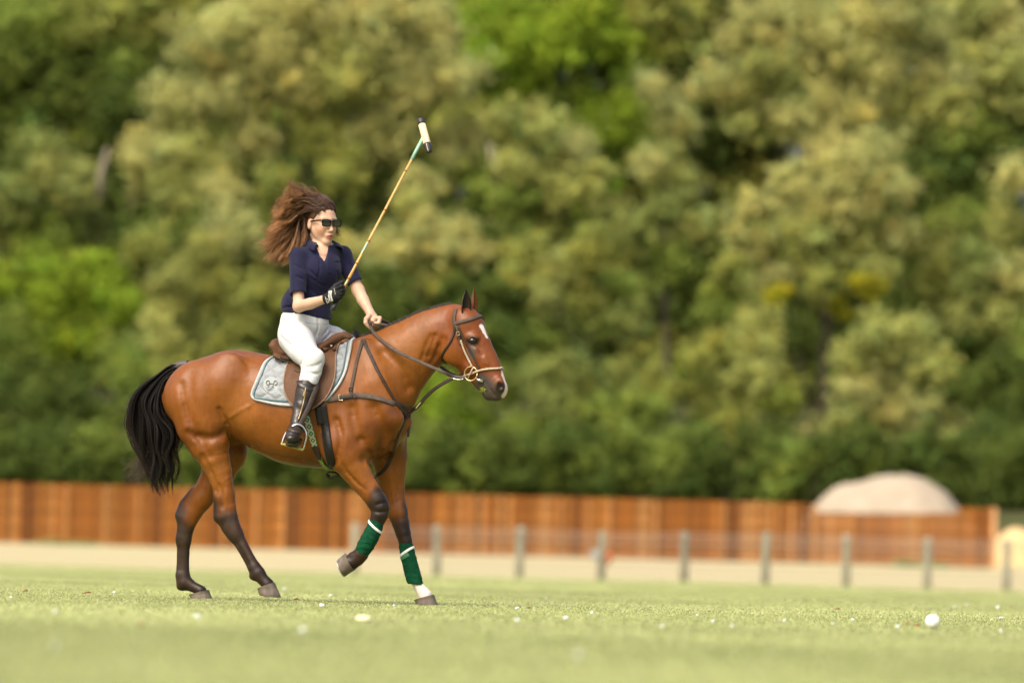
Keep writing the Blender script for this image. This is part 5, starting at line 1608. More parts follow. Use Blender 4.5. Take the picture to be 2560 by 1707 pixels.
# leg wraps
def wrap(pts, rad, lat, label, tape, tape_ang, keep):
    root = htag('leg_wrap', label, 'leg wrap'); root['group'] = 'green bandages on the forelegs'
    P = catmull([H(*p, lat) for p in pts], 56); rr_ = np.interp(np.linspace(0, 1, 56), np.linspace(0, 1, len(rad)), [R(x) for x in rad])
    nseg = 36; vs = []; fs = []
    ax0 = P[-1] - P[0]; ax0 /= np.linalg.norm(ax0); sdv = np.array([0, 1, 0]); fv = np.cross(sdv, ax0)
    for i in range(56):
        t = i / 55
        for k_ in range(nseg):
            a = 2 * math.pi * k_ / nseg
            turn = (t * 7.2 + .35 * math.cos(a) * (1 if tape_ang > 0 else -1) + .1 * math.sin(3 * a)) % 1
            r_ = rr_[i] * (1 + .05 * (turn ** 2) - .03) + .0006 * math.sin(a * 5 + i * .7)
            tilt = 0
            if t < .06: tilt = (.06 - t) * .0
            vs.append(P[i] + fv * math.cos(a) * r_ + sdv * math.sin(a) * r_ * .93 + ax0 * math.cos(a) * tape_ang * (.010 if t < .5 else -.018 * keep * (t - .5) * 2))
    for i in range(55):
        for k_ in range(nseg): fs.append((i * nseg + k_, i * nseg + (k_ + 1) % nseg, (i + 1) * nseg + (k_ + 1) % nseg, (i + 1) * nseg + k_))
    for e in (0, 55):
        b = len(vs)
        for k_ in range(nseg): vs.append(vs[e * nseg + k_] * .25 + P[e] * .75)
        for k_ in range(nseg): fs.append((e * nseg + k_, e * nseg + (k_ + 1) % nseg, b + (k_ + 1) % nseg, b + k_))
    m_ = MB(); m_.add(vs, fs)
    m_.build('bandage', mat('green_fleece', (0.004, 0.050, 0.021), rough=.9, spec=.1, var=.3, vscale=35, bump=.5, bscale=110), root, smooth=True)
    i = tape
    loop = [P[i] + fv * math.cos(a) * rr_[i] * 1.05 + sdv * math.sin(a) * rr_[i] * .98 + ax0 * math.cos(a) * tape_ang * .016 for a in np.linspace(0, 2 * math.pi, 33)]
    nn = [fv * math.cos(a) + sdv * math.sin(a) for a in np.linspace(0, 2 * math.pi, 33)]
    ribbon('tape_band', loop, nn, R(6.2), .002, mat('white_tape', (0.72, 0.72, 0.70), rough=.6), root, n=66)
    if tape_ang > 0:
        loop = [P[i + 3] + fv * math.cos(a) * rr_[i] * 1.04 + sdv * math.sin(a) * rr_[i] * .97 + ax0 * (math.cos(a) * tape_ang * .012) for a in np.linspace(-1.9, -.4, 12)]
        nn = [fv * math.cos(a) + sdv * math.sin(a) for a in np.linspace(-1.9, -.4, 12)]
        ribbon('fastener_tab', loop, nn, R(16), .0014, mat('pale_green_tab', (0.06, 0.20, 0.10), rough=.8), root, n=24)
    return root


wrap([(946, 1293), (938, 1316), (928, 1338), (917, 1358), (908, 1377), (904, 1386)], [17.5, 20, 21, 22, 21.5, 17], LV, 'green bandage with white tape on the lifted near foreleg', 13, -1, 1)
wrap([(1012, 1354), (1017, 1376), (1023, 1400), (1029, 1424), (1035, 1446), (1039, 1460)], [17, 19, 19.5, 20, 20.5, 19.5], LW, 'green bandage with white tape on the planted far foreleg', 13, 1, .9)
# ------------------------------------------------------------------ the rider
PR = W(760, 880, 0.0)


def Q(px, py, Y=0.0): return W(px, py, Y) - PR


person = empty('person', tuple(PR))
tag(person, 'rider in navy polo shirt, white jeans and sunglasses holding up a mallet', 'person')
ca, sa = math.cos(math.radians(64)), math.sin(math.radians(64))
CF = np.array([ca, -sa, 0]); CS = np.array([sa, ca, 0])                 # chest: facing, her left
fa = math.radians(56)
FF = np.array([math.cos(fa), -math.sin(fa), -0.05]); FF /= np.linalg.norm(FF)
FL = np.array([math.sin(fa), math.cos(fa), 0.02]); FL -= FF * (FL @ FF); FL /= np.linalg.norm(FL)
FU = np.cross(FF, FL); FU = FU if FU[2] > 0 else -FU
HC = Q(803, 557, 0.0)


def hd(f, l, u): return HC + FF * f + FL * l + FU * u


HAX = np.array([FF, FL, FU])
m_skin = mat('skin', attr=True, rough=0.5, spec=0.35, sss=0.12, bump=0.05, bscale=200)
SKIN = np.array([0.50, 0.315, 0.215])
ARM_R = [Q(743, 640, -.085), Q(745, 700, -.14), Q(747, 766, -.18)]
FORE_R = [Q(747, 766, -.18), Q(776, 759, -.28), Q(806, 750, -.36), Q(826, 742, -.39)]
ARM_L = [Q(858, 637, .075), Q(878, 688, .055), Q(896, 727, .04)]
FORE_L = [Q(896, 727, .04), Q(908, 751, .0), Q(926, 783, -.06)]
SPINE = [Q(766, 800), Q(771, 755), Q(785, 708), Q(797, 664), Q(802, 642)]
TH_R = [Q(742, 846, -.10), Q(757, 876, -.20), Q(781, 902, -.29)]
SH_R = [Q(781, 902, -.29), Q(778, 930, -.305), Q(769, 962, -.32), Q(758, 1010, -.345), Q(742, 1054, -.38)]
TH_L = [Q(792, 842, .06), Q(832, 848, .14), Q(862, 861, .23), Q(876, 874, .28)]
SH_L = [Q(876, 874, .28), Q(866, 930, .33), Q(846, 990, .37), Q(826, 1050, .38)]
LO = Q(655, 1150, 0); HI = Q(975, 460, 0)
BF = Field((LO[0], -.62, LO[2]), (HI[0], .52, HI[2]), .0042)
BF.limb(SPINE, [R(54), R(52), R(50), R(47), R(40)], [.095, .09, .095, .10, .085], n=CF, k=.03)
BF.limb([Q(746, 640, -.075), Q(804, 624, 0), Q(857, 634, .07)], [R(17), R(22), R(17)], k=.03)
BF.limb(ARM_R, [R(14), R(14.2), R(14)], k=.02)
BF.limb(FORE_R, [R(14), R(14.5), R(11), R(11)], k=.02)
BF.limb(ARM_L, [R(13.5), R(14.5), R(15)], k=.02)
BF.limb(FORE_L, [R(15), R(15.2), R(10.5)], k=.02)
BF.limb(TH_R, [R(44), R(34), R(23)], k=.03); BF.limb(SH_R, [R(22), R(20), R(18), R(17), R(10)], k=.02)
BF.limb(TH_L, [R(36), R(29), R(25), R(22)], k=.03); BF.limb(SH_L, [R(21), R(19), R(17), R(12)], k=.02)
# neck, head
BF.limb([Q(806, 628, -.005), hd(-.028, 0, -.10), hd(-.02, 0, -.05)], [R(23), R(18), R(19)], k=.02)
for sd in (-1, 1):
    BF.limb([hd(-.03, .045 * sd, -.07), Q(809, 637, 0) + CF * .055 + CS * .018 * sd], [.011, .010], k=.02)      # neck tendons
    BF.limb([Q(809, 637, 0) + CF * .062 + CS * .02 * sd, Q(804, 636, 0) + CF * .05 + CS * .07 * sd], [.009, .006], k=.02)   # collarbones
BF.ell(hd(-.018, 0, .040), (.098, .078, .098), HAX, k=.02)
BF.ell(hd(.030, 0, -.026), (.068, .058, .090), HAX, k=.03)
BF.ell(hd(.054, 0, .045), (.038, .054, .046), HAX, k=.03)
BF.ell(hd(.080, 0, -.108), (.020, .019, .017), HAX, k=.025)
for sd in (-1, 1):
    BF.limb([hd(-.002, .053 * sd, -.035), hd(.028, .037 * sd, -.076), hd(.070, .012 * sd, -.109)], [.014, .011, .0115], k=.025)
    BF.ell(hd(.064, .038 * sd, -.032), (.022, .017, .016), HAX, k=.03)           # cheekbone
    BF.limb([hd(.088, .008 * sd, .022), hd(.082, .045 * sd, .022)], [.010, .008], k=.02)   # brow
    BF.ell(hd(.097, .031 * sd, .000), (.014, .018, .013), HAX, k=.012, op='sub')
    BF.ell(hd(.080, .031 * sd, -.002), (.013, .013, .013), HAX, k=.005)          # eyeball under the lids
    BF.ell(hd(.035, .026 * sd, -.045), (.044, .025, .034), HAX, k=.03)
    BF.ell(hd(-.004, .078 * sd, -.012), (.018, .010, .031), HAX, k=.008)         # ear
    BF.ell(hd(.003, .090 * sd, -.008), (.008, .006, .016), HAX, k=.006, op='sub')
    BF.ell(hd(.106, .011 * sd, -.048), (.010, .008, .007), HAX, k=.006)          # nostril wing
    BF.ell(hd(.108, .007 * sd, -.055), (.005, .004, .003), HAX, k=.003, op='sub')
BF.limb([hd(.094, 0, .012), hd(.106, 0, -.018), hd(.120, 0, -.042)], [.008, .008, .0105], k=.012)
BF.ell(hd(.094, 0, -.075), (.018, .024, .022), HAX, k=.015)
def fs(l, u):
    for f_ in np.arange(.15, .02, -.001):
        p_ = hd(f_, l, u); i_ = np.round((p_ - BF.lo) / BF.h).astype(int)
        if BF.g[tuple(i_)] < 0: return p_
    return hd(.09, l, u)
BF.limb([fs(l_, -.071 - 8 * l_ * l_) for l_ in (-.020, -.012, -.004, .004, .012, .020)], [.002, .004, .0045, .0045, .004, .002], k=.006)
BF.limb([fs(l_, -.0855 + 10 * l_ * l_) for l_ in (-.018, -.010, 0, .010, .018)], [.002, .0045, .0055, .0045, .002], k=.006)
# rein hand: closed fist with thumb on top
BF.limb([Q(926, 783, -.06), Q(931, 793, -.075), Q(936, 800, -.085)], [R(10.5), R(14), R(13)], [.022, .021, .020], n=(0.35, -.85, .3), k=.012)
for i, (kx, ky, kd) in enumerate(((950, 795, -.115), (949, 800, -.09), (946, 805, -.068), (941, 809, -.048))):
    BF.limb([Q(936, 796 + i * 1.5, -.088 + i * .012), Q(kx, ky, kd), Q(kx - 3, ky + 12, kd - .012), Q(kx - 15, ky + 14 - i, kd - .012), Q(kx - 19, ky + 7, kd + .002)], [R(6), R(5.2), R(4.7), R(4.2), R(3.8)], k=.004, kk=.003)
BF.limb([Q(923, 789, -.095), Q(915, 798, -.115), Q(914, 807, -.125), Q(919, 815, -.125)], [R(6.5), R(5.6), R(5), R(4)], k=.006, kk=.004)
# mallet hand (inside the glove)
BF.limb([Q(818, 745, -.38), Q(842, 731, -.40)], [R(10), R(11)], [.018, .016], n=(.1, -1, .1), k=.01)
bv, bf = BF.mesh()
Cb = np.repeat(SKIN[None], len(bv), 0) * (1 + .05 * vnoise(bv, 14, 2) + .03 * vnoise(bv, 50, 3))[:, None]
LIP = np.array([0.42, 0.13, 0.10])
_r = bv - HC; _f, _l, _u = _r @ FF, _r @ FL, _r @ FU
_m = (_f > .06) & (np.abs(_l) < .026)
_w = np.clip((.0135 * np.sqrt(np.clip(1 - (_l / .0245) ** 2, 0, 1)) - np.abs(_u + .0785)) / .003, 0, 1) * _m
Cb = Cb * (1 - _w[:, None]) + LIP * _w[:, None]
_w = np.clip((.0026 * np.sqrt(np.clip(1 - (_l / .019) ** 2, 0, 1)) + .0012 - np.abs(_u + .0780)) / .0015, 0, 1) * _m * (np.abs(_l) < .021)
Cb = Cb * (1 - _w[:, None]) + np.array([.07, .02, .016]) * _w[:, None]
for sd in (-1, 1):
    Cb = paint(Cb, bv, hd(.08, .045 * sd, -.035), hd(.06, .05 * sd, -.045), .008, .025, SKIN * np.array([1.06, .88, .82]))
    Cb = paint(Cb, bv, hd(.096, .014 * sd, .023), hd(.082, .048 * sd, .026), .004, .003, np.array([.06, .032, .02]))
for q in ((948, 799, -.1), (944, 808, -.08), (915, 800, -.12)):
    Cb = paint(Cb, bv, Q(*q), Q(*q), .004, .02, SKIN * np.array([1.05, .85, .8]))
mesh_np('body', bv, bf, m_skin, person, True, Cb)

# ---- polo shirt
def cloth_noise(Fd, amp, sc, seed, stretch=(1, 1, 1)):
    g = Fd.g; near_ = np.abs(g) < .03
    I = np.argwhere(near_); P = Fd.lo + I * Fd.h
    g[near_] += (amp * vnoise(P * np.array(stretch), sc, seed)).astype(np.float32)


m_shirt = mat('navy_pique', (0.0075, 0.0080, 0.030), rough=0.85, spec=0.2, sheen=0.08, var=0.15, vscale=30, bump=0.25, bscale=320)
TF = Field(Q(690, 815, 0) * np.array([1, 0, 1]) + np.array([-.03, -.32, -.02]), Q(920, 595, 0) * np.array([1, 0, 1]) + np.array([.03, .30, .02]), .0048)
TF.limb(SPINE, [R(64), R(59), R(56), R(55), R(45)], [.118, .108, .110, .116, .09], n=CF, k=.03)
TF.limb([Q(746, 642, -.075), Q(804, 627, 0), Q(857, 637, .07)], [R(20), R(25), R(20)], k=.03)
TF.ell(Q(793, 684, 0) + CF * .080, (.052, .105, .062), axes=np.array([CF, CS, [0, 0, 1]]), k=.07)
TF.ell(Q(726, 762, -.02), (.048, .08, .055), k=.06)             # shirt billowing at the back
TF.limb([ARM_R[0], Q(745, 690, -.14), Q(745, 735, -.165)], [R(21.5), R(20.5), R(20.5)], k=.025)
TF.limb([ARM_L[0], Q(876, 682, .058), Q(890, 712, .045)], [R(21.5), R(21), R(20)], k=.025)
# folds: shallow creases pulled from armpit, waist and elbow
for a, b, r in (((766, 668, -.16), (800, 700, -.12), .006), ((768, 690, -.16), (812, 716, -.10), .006), ((765, 715, -.15), (800, 742, -.1), .005), ((752, 742, -.12), (735, 775, -.08), .007), ((830, 680, -.06), (845, 720, -.02), .006),
                ((845, 655, .0), (838, 690, -.05), .006), ((775, 755, -.12), (825, 750, -.09), .005), ((716, 748, -.1), (738, 782, -.1), .006), ((760, 645, -.15), (764, 676, -.17), .005), ((735, 660, -.17), (758, 668, -.185), .005),
                ((800, 640, -.1), (795, 700, -.13), .003), ((740, 690, -.19), (760, 700, -.18), .004), ((870, 660, .05), (884, 690, .03), .004), ((705, 770, -.06), (740, 765, -.13), .005)):
    A_, B_ = Q(*a), Q(*b)
    # find the shirt surface under these guides by sliding towards the field
    def slide(p):
        for _ in range(40):
            i = np.clip(np.round((p - TF.lo) / TF.h).astype(int), 1, TF.n - 2)
            d = TF.g[tuple(i)]
            if abs(d) < .004: break
            gr = np.array([TF.g[i[0] + 1, i[1], i[2]] - TF.g[i[0] - 1, i[1], i[2]], TF.g[i[0], i[1] + 1, i[2]] - TF.g[i[0], i[1] - 1, i[2]], TF.g[i[0], i[1], i[2] + 1] - TF.g[i[0], i[1], i[2] - 1]])
            nn = np.linalg.norm(gr)
            if nn < 1e-6: break
            p = p - gr / nn * np.clip(d, -.02, .02)
        return p
    pts = [slide(A_ * (1 - t) + B_ * t) for t in np.linspace(0, 1, 6)]
    TF.limb(pts, [.001, r * .5, r * .7, r * .7, r * .5, .001], k=.012, op='sub')
cloth_noise(TF, .0025, 14, 4, (1, 1, .6))
# hem, cuffs, neck
TF.half(Q(766, 789, 0), (-.16, 0.05, -1))
d = ARM_R[2] - ARM_R[1]; d /= np.linalg.norm(d)
TS = TF.g.copy()
i0 = TF.ax[0][:, None, None]; j0 = TF.ax[1][None, :, None]; k0 = TF.ax[2][None, None, :]


def cut_local(p, n, c, rad):
    """trim beyond a plane, but only within rad of c"""
    n = np.asarray(n, float) / np.linalg.norm(n)
    dd = (i0 - p[0]) * n[0] + (j0 - p[1]) * n[1] + (k0 - p[2]) * n[2]
    rr_ = np.sqrt((i0 - c[0]) ** 2 + (j0 - c[1]) ** 2 + (k0 - c[2]) ** 2)
    TF.g = np.where(rr_ < rad, np.maximum(TF.g, dd), TF.g).astype(np.float32)


cr = Q(744, 730, -.162); cut_local(cr, d + np.array([-.05, 0, 0]), Q(746, 752, -.18), .062)
d2 = ARM_L[2] - ARM_L[1]; d2 /= np.linalg.norm(d2)
cl = Q(888, 706, .055); cut_local(cl, d2 + np.array([0.12, 0, 0]), Q(896, 722, .045), .062)
TF.limb([Q(805, 590, 0), Q(806, 612, 0), Q(807, 628, -.0) + CF * .01], [R(29), R(27.5), R(24)], k=.006, op='sub')
TF.limb([Q(793, 620, 0) + CF * .07, Q(790, 640, 0) + CF * .112, Q(792, 662, 0) + CF * .14], [.036, .022, .002], [.06, .05, .05], n=CF, k=.004, op='sub')
tv, tf = TF.mesh()
shirt = mesh_np('shirt', tv, tf, m_shirt, person, True)
TB = bvh_of(shirt)
CAMP = Vector(CAM - PR)


def onb(bv, px, py, off=0.0):
    h = bv.ray_cast(CAMP, Vector(ray(px, py)))
    if h[0] is None: return None
    return np.array(h[0]) + np.array(h[1]) * off


def cuff_ring(c, axis, r, name, m, parent, tube=.003, squash=1.0):
    axis = axis / np.linalg.norm(axis); a = np.cross(axis, (0, 1, .2)); a /= np.linalg.norm(a); b = np.cross(axis, a)
    m_ = MB(); m_.tube([c + (a * math.cos(t) * r + b * math.sin(t) * r * squash) for t in np.linspace(0, 2 * math.pi, 33)], tube, 6)
    return m_.build(name, m, parent, smooth=True)


# collar leaves
def collar():
    vs, fs = [], []
    nth, nw = 40, 7
    C0 = Q(806, 617, .004)
    ths = np.linspace(-2.25, 2.25, nth)            # angle from the back of the neck
    for i, th in enumerate(ths):
        w_ = abs(th) / 2.25
        dr = -CF * math.cos(th) + CS * math.sin(th)
        front = max(0, w_ - .55) / .45
        top = C0 + dr * (.060 + .012 * w_) + np.array([0, 0, .006]) + np.array([0, 0, .050 - .030 * w_ - .022 * front]) + CF * .018 * front
        for j in range(nw):
            s_ = j / (nw - 1)
            wl = .044 + .022 * front
            out = dr + np.array([0, 0, -.95 - .35 * s_]); 
            if front > 0: out = out + CF * .35 * front + np.array([0, 0, -.15])
            out /= np.linalg.norm(out)
            bulge = .016 * math.sin(math.pi * s_ * .85) + .004 * s_
            vs.append(top + out * (wl * s_) + dr * bulge + np.array([0, 0, bulge * .8]))
    idx = np.arange(nth * nw).reshape(nth, nw)
    F_ = np.stack([idx[:-1, :-1], idx[1:, :-1], idx[1:, 1:], idx[:-1, 1:]], -1).reshape(-1, 4)
    o = mesh_np('collar', np.array(vs), F_, m_shirt, shirt, True)
    md = o.modifiers.new('solid', 'SOLIDIFY'); md.thickness = .0045; md.offset = 0
    # inner stand
    vs = []
    for th in ths:
        dr = -CF * math.cos(th) + CS * math.sin(th); w_ = abs(th) / 2.25; front = max(0, w_ - .55) / .45
        top = C0 + dr * (.058 + .012 * w_) + np.array([0, 0, .006]) + np.array([0, 0, .050 - .030 * w_ - .022 * front]) + CF * .018 * front
        vs += [top, top + np.array([0, 0, -.035]) + dr * .004]
    idx = np.arange(nth * 2).reshape(nth, 2)
    o = mesh_np('collar_stand', np.array(vs), np.stack([idx[:-1, 0], idx[:-1, 1], idx[1:, 1], idx[1:, 0]], -1), m_shirt, shirt, True)
    md = o.modifiers.new('solid', 'SOLIDIFY'); md.thickness = .004; md.offset = 0


collar()
# placket and button, small chest emblem
pp = [onb(TB, *q, .001) for q in ((817, 658), (819, 666), (821, 675), (823, 683))]
pp = [p for p in pp if p is not None]
if len(pp) > 2: ribbon('placket', pp, np.repeat([CF], len(pp), 0), R(7), .002, m_shirt, shirt, n=16)
ep = [onb(TB, *q, .002) for q in ((836, 653), (839, 650), (842, 653), (845, 651), (847, 653))]
ep = [p for p in ep if p is not None]
if len(ep) > 2:
    m_ = MB(); m_.tube(catmull(ep, 14), .0024, 5); m_.build('chest_emblem', mat('emblem_navy', (0.02, 0.03, 0.045), rough=.6), shirt, smooth=True)

# ---- white jeans
m_jean = mat('white_denim', (0.55, 0.565, 0.57), rough=0.85, spec=0.15, var=0.08, vscale=9, bump=0.2, bscale=260, col2=(0.50, 0.505, 0.49))
JF = Field(Q(670, 985, 0) * np.array([1, 0, 1]) + np.array([0, -.42, 0]), Q(905, 775, 0) * np.array([1, 0, 1]) + np.array([0, .46, 0]), .0055)
JF.limb([Q(767, 786, 0), Q(760, 812, 0), Q(752, 836, 0)], [R(59), R(62), R(60)], [.114, .124, .130], n=CF, k=.03)
JF.limb(TH_R, [R(47), R(36.5), R(27)], k=.03)
JF.limb([TH_R[2], Q(779, 928, -.305), Q(772, 952, -.32), Q(768, 966, -.325)], [R(28), R(25), R(23.5), R(21)], k=.02)
JF.ell(Q(790, 892, -.30), (R(18), .045, R(17)), k=.03)             # kneecap
JF.limb(TH_L, [R(40), R(34), R(29), R(26)], k=.035)
JF.limb(SH_L[:3], [R(26), R(23), R(21)], k=.02)
def slide_on(Fd, p):
    for _ in range(40):
        i = np.clip(np.round((p - Fd.lo) / Fd.h).astype(int), 1, Fd.n - 2); d_ = Fd.g[tuple(i)]
        if abs(d_) < .004: break
        gr = np.array([Fd.g[i[0] + 1, i[1], i[2]] - Fd.g[i[0] - 1, i[1], i[2]], Fd.g[i[0], i[1] + 1, i[2]] - Fd.g[i[0], i[1] - 1, i[2]], Fd.g[i[0], i[1], i[2] + 1] - Fd.g[i[0], i[1], i[2] - 1]])
        nn = np.linalg.norm(gr)
        if nn < 1e-6: break
        p = p - gr / nn * np.clip(d_, -.02, .02)
    return p
for pl, r in (([(797, 845, -.1), (778, 830, -.12), (755, 822, -.14)], .007), ([(797, 838, -.1), (800, 815, -.1), (797, 798, -.1)], .004), ([(800, 862, -.1), (780, 842, -.13), (760, 835, -.14)], .006), ([(766, 893, -.33), (760, 905, -.32), (752, 912, -.30)], .006),
              ([(770, 906, -.33), (762, 918, -.33), (757, 926, -.32)], .005), ([(800, 905, -.33), (785, 915, -.34), (770, 920, -.34)], .004), ([(798, 930, -.33), (782, 935, -.34), (765, 936, -.34)], .003), ([(700, 835, -.13), (715, 850, -.18), (735, 862, -.22)], .005),
              ([(806, 850, -.03), (830, 832, .02), (850, 835, .08)], .006), ([(812, 840, -.06), (825, 822, -.02)], .004), ([(745, 800, -.13), (728, 812, -.13), (712, 815, -.12)], .004)):
    pts = [slide_on(JF, p_) for p_ in catmull([Q(*q) for q in pl], 7)]
    JF.limb(pts, [.001, r * .7, r, r, r, r * .7, .001], k=.016, op='sub')
cloth_noise(JF, .0035, 15, 9)
JF.half(Q(769, 959, -.32), (-.02, -.05, -1) if False else (.22, 0, -1)) if False else None
g_ = JF.g
jx = JF.ax[0][:, None, None]; jy = JF.ax[1][None, :, None]; jz = JF.ax[2][None, None, :]
pc = Q(769, 962, -.32)
JF.g = np.maximum(g_, np.where(jy < 0, (jz * -1 + pc[2]) + 0 * jx, -1.0)).astype(np.float32)
JF.half(Q(766, 783, 0), (.0, 0, 1))
jv, jf = JF.mesh()
stain = np.ones((len(jv), 3))
jeans = mesh_np('jeans', jv, jf, m_jean, person, True)
JB = bvh_of(jeans)
for name, pl, r, mm in (('waist_seam', [(703, 792), (735, 801), (775, 808), (812, 809), (833, 806)], .0016, 'seam'), ('fly_seam', [(801, 812), (799, 824), (795, 838), (797, 848)], .0016, 'seam'), ('pocket_seam', [(716, 800), (722, 812), (735, 818)], .0014, 'seam'),
                        ('side_seam', [(697, 840), (712, 866), (738, 890)], .0014, 'seam'), ('inner_seam', [(800, 853), (803, 870), (806, 886)], .0012, 'seam')):
    P_ = [onb(JB, *q, .0008) for q in dense(pl, 16)]; P_ = [p for p in P_ if p is not None]
    if len(P_) > 3:
        m_ = MB(); m_.tube(P_, r, 5); m_.build(name, mat('seam', (0.45, 0.42, 0.36), rough=.8), jeans, smooth=True)
p_ = onb(JB, 711, 799, .002)
if p_ is not None:
    m_ = MB(); m_.tube([p_, p_ + np.array([0, -.002, 0])], .0035, 8); m_.build('rivet', mat('copper', (.5, .2, .08), rough=.4, metal=1), jeans)

# ---- boots
m_boot = mat('boot_leather', (0.020, 0.0145, 0.0105), rough=0.33, spec=0.5, var=0.4, vscale=14, bump=0.25, bscale=50)


def boot(shaft, foot, name, near_side):
    allp = np.array(shaft + foot); Fd = Field(allp.min(0) - .09, allp.max(0) + .09, .005)
    Fd.limb(shaft, [R(25), R(24.5), R(22.5), R(14.5), R(15)], k=.02, kk=.01)
    Fd.limb(foot, [R(15), R(17), R(19), R(17.5), R(13)], [R(16), R(16), R(17), R(15), R(10)], n=(0, 0.35, 1), k=.02, kk=.01)
    for pl in ([shaft[2] + np.array([-.04, -.05, .01]), shaft[3] + np.array([.03, -.06, .03])],):
        Fd.limb(pl, [.005, .005], k=.02, op='sub')
    cloth_noise(Fd, .0025, 22, 3, (1, 1, 2.0))
    t = shaft[0]; n_ = shaft[0] - shaft[1]; n_ /= np.linalg.norm(n_)
    Fd.half(t + n_ * .010, n_ + np.array([-.10, 0, 0]))
    v_, f_ = Fd.mesh(); return mesh_np(name, v_, f_, m_boot, person, True)


b1 = boot([Q(768, 958, -.32), Q(763, 985, -.33), Q(755, 1018, -.345), Q(742, 1052, -.38), Q(741, 1066, -.39)],
          [Q(744, 1074, -.36), Q(740, 1072, -.40), Q(735, 1083, -.46), Q(731, 1092, -.51), Q(728, 1097, -.545)], 'boot', True)
BB = bvh_of(b1)
def sole(foot, name, parent):
    c = np.array(foot); Fd = Field(c.min(0) - .08, c.max(0) + .08, .005)
    Fd.limb(foot, [R(15), R(17), R(20), R(18), R(12)], [.006] * 5, n=(0, .35, 1), k=.004, kk=.003)
    v_, f_ = Fd.mesh(); return mesh_np(name, v_, f_, mat('boot_sole', (0.030, 0.028, 0.012), rough=.7, var=.3, vscale=40), parent, True)
sole([Q(743, 1098, -.345), Q(739, 1098, -.385), Q(735, 1106, -.45), Q(731, 1111, -.505), Q(729, 1113, -.535)], 'sole', b1)
b2 = boot([SH_L[1] * .3 + SH_L[2] * .7, SH_L[2] * .9 + SH_L[3] * .1, SH_L[2] * .5 + SH_L[3] * .5, SH_L[3], SH_L[3] + np.array([.02, 0, -.03])],
          [Q(822, 1062, .38), Q(828, 1065, .38), Q(845, 1070, .39), Q(860, 1075, .40), Q(868, 1078, .41)], 'boot', False)
# boot details: top strap, zip, buckle
P_ = [onb(BB, *q, .001) for q in dense([(745, 953), (757, 966), (772, 974), (788, 972)], 14)]; P_ = [p for p in P_ if p is not None]
if len(P_) > 3: ribbon('boot_flap', P_, np.repeat([[0.1, -1, .1]], len(P_), 0), R(10), .003, m_boot, b1)
P_ = [onb(BB, *q, .001) for q in dense([(764, 970), (760, 1000), (752, 1030), (746, 1048)], 16)]; P_ = [p for p in P_ if p is not None]
if len(P_) > 3: ribbon('zip', P_, np.repeat([[0.1, -1, .1]], len(P_), 0), R(3), .003, mat('zip_metal', (0.30, 0.22, 0.10), rough=.4, metal=.6), b1)
P_ = [onb(BB, *q, .002) for q in ((761, 978), (758, 990))]
if None not in [type(p) if p is None else 0 for p in P_] and all(p is not None for p in P_):
    m_ = MB(); m_.tube(P_, .005, 6); m_.build('zip_pull', mat('zip_brass', (.6, .38, .15), rough=.3, metal=1), b1)
P_ = [onb(BB, *q, .002) for q in dense([(722, 1074), (733, 1078), (748, 1082)], 8)]; P_ = [p for p in P_ if p is not None]
if len(P_) > 3: ribbon('spur_strap', P_, np.repeat([[0.1, -1, .4]], len(P_), 0), R(6), .004, mat('strap_tan', (0.055, 0.035, 0.025), rough=.5), b1)

# ---- glove
m_glove = mat('black_glove', (0.008, 0.008, 0.010), rough=0.6, spec=0.2, bump=0.2, bscale=160)
GF = Field(Q(798, 785, -.5) * np.array([1, 0, 1]) + np.array([0, -.52, 0]), Q(875, 690, -.3) * np.array([1, 0, 1]) + np.array([0, -.27, 0]), .0036)
GF.limb([Q(810, 750, -.372), Q(818, 746, -.385), Q(832, 739, -.402), Q(843, 732, -.408)], [R(13), R(13.5), R(17), R(15)], [.022, .021, .020, .018], n=(-.25, -.95, .1), k=.008)
for i, (y0, x1, y1) in enumerate(((721, 857, 717), (730, 859, 727), (739, 857, 736), (747, 852, 744))):
    dd = i * .004
    GF.limb([Q(842 - i, y0 + 2, -.412 + dd), Q(x1 - 4, y1 - 1, -.425 + dd), Q(x1, y1, -.405 + dd), Q(x1 - 4, y1 + 2, -.378 + dd), Q(x1 - 14, y1 + 5, -.366 + dd)], [R(6.0), R(5.6), R(5.2), R(4.9), R(4.6)], k=.003, kk=.003)
GF.limb([Q(826, 730, -.39), Q(838, 716, -.385), Q(850, 709, -.382), Q(858, 704, -.385)], [R(8), R(6.5), R(5.8), R(4.5)], k=.008, kk=.005)
cloth_noise(GF, .0016, 40, 2)
n_ = Q(810, 750, -.372) - Q(826, 742, -.395); n_ /= np.linalg.norm(n_); GF.half(Q(811, 749.5, -.374), n_)
gv, gf_ = GF.mesh(); glove = mesh_np('glove', gv, gf_, m_glove, person, True)
GB = bvh_of(glove)
P_ = [onb(GB, *q, .001) for q in dense([(826, 727), (825, 740), (829, 753)], 10)]; P_ = [p for p in P_ if p is not None]
m_wht = mat('glove_print', (0.52, 0.52, 0.47), rough=.7)
if len(P_) > 3: ribbon('name_patch', P_, np.repeat([[-.25, -.95, .1]], len(P_), 0), R(8.5), .002, m_wht, glove)
for pl in ([(813, 742), (817, 756), (821, 765)], [(816, 746), (823, 752), (818, 758)], [(820, 758), (827, 760)], [(815, 752), (824, 757), (821, 763)]):
    P_ = [onb(GB, *q, .001) for q in dense(pl, 8)]; P_ = [p for p in P_ if p is not None]
    if len(P_) > 3:
        m_ = MB(); m_.tube(P_, .0013, 5); m_.build('glove_stitching', m_wht, glove)


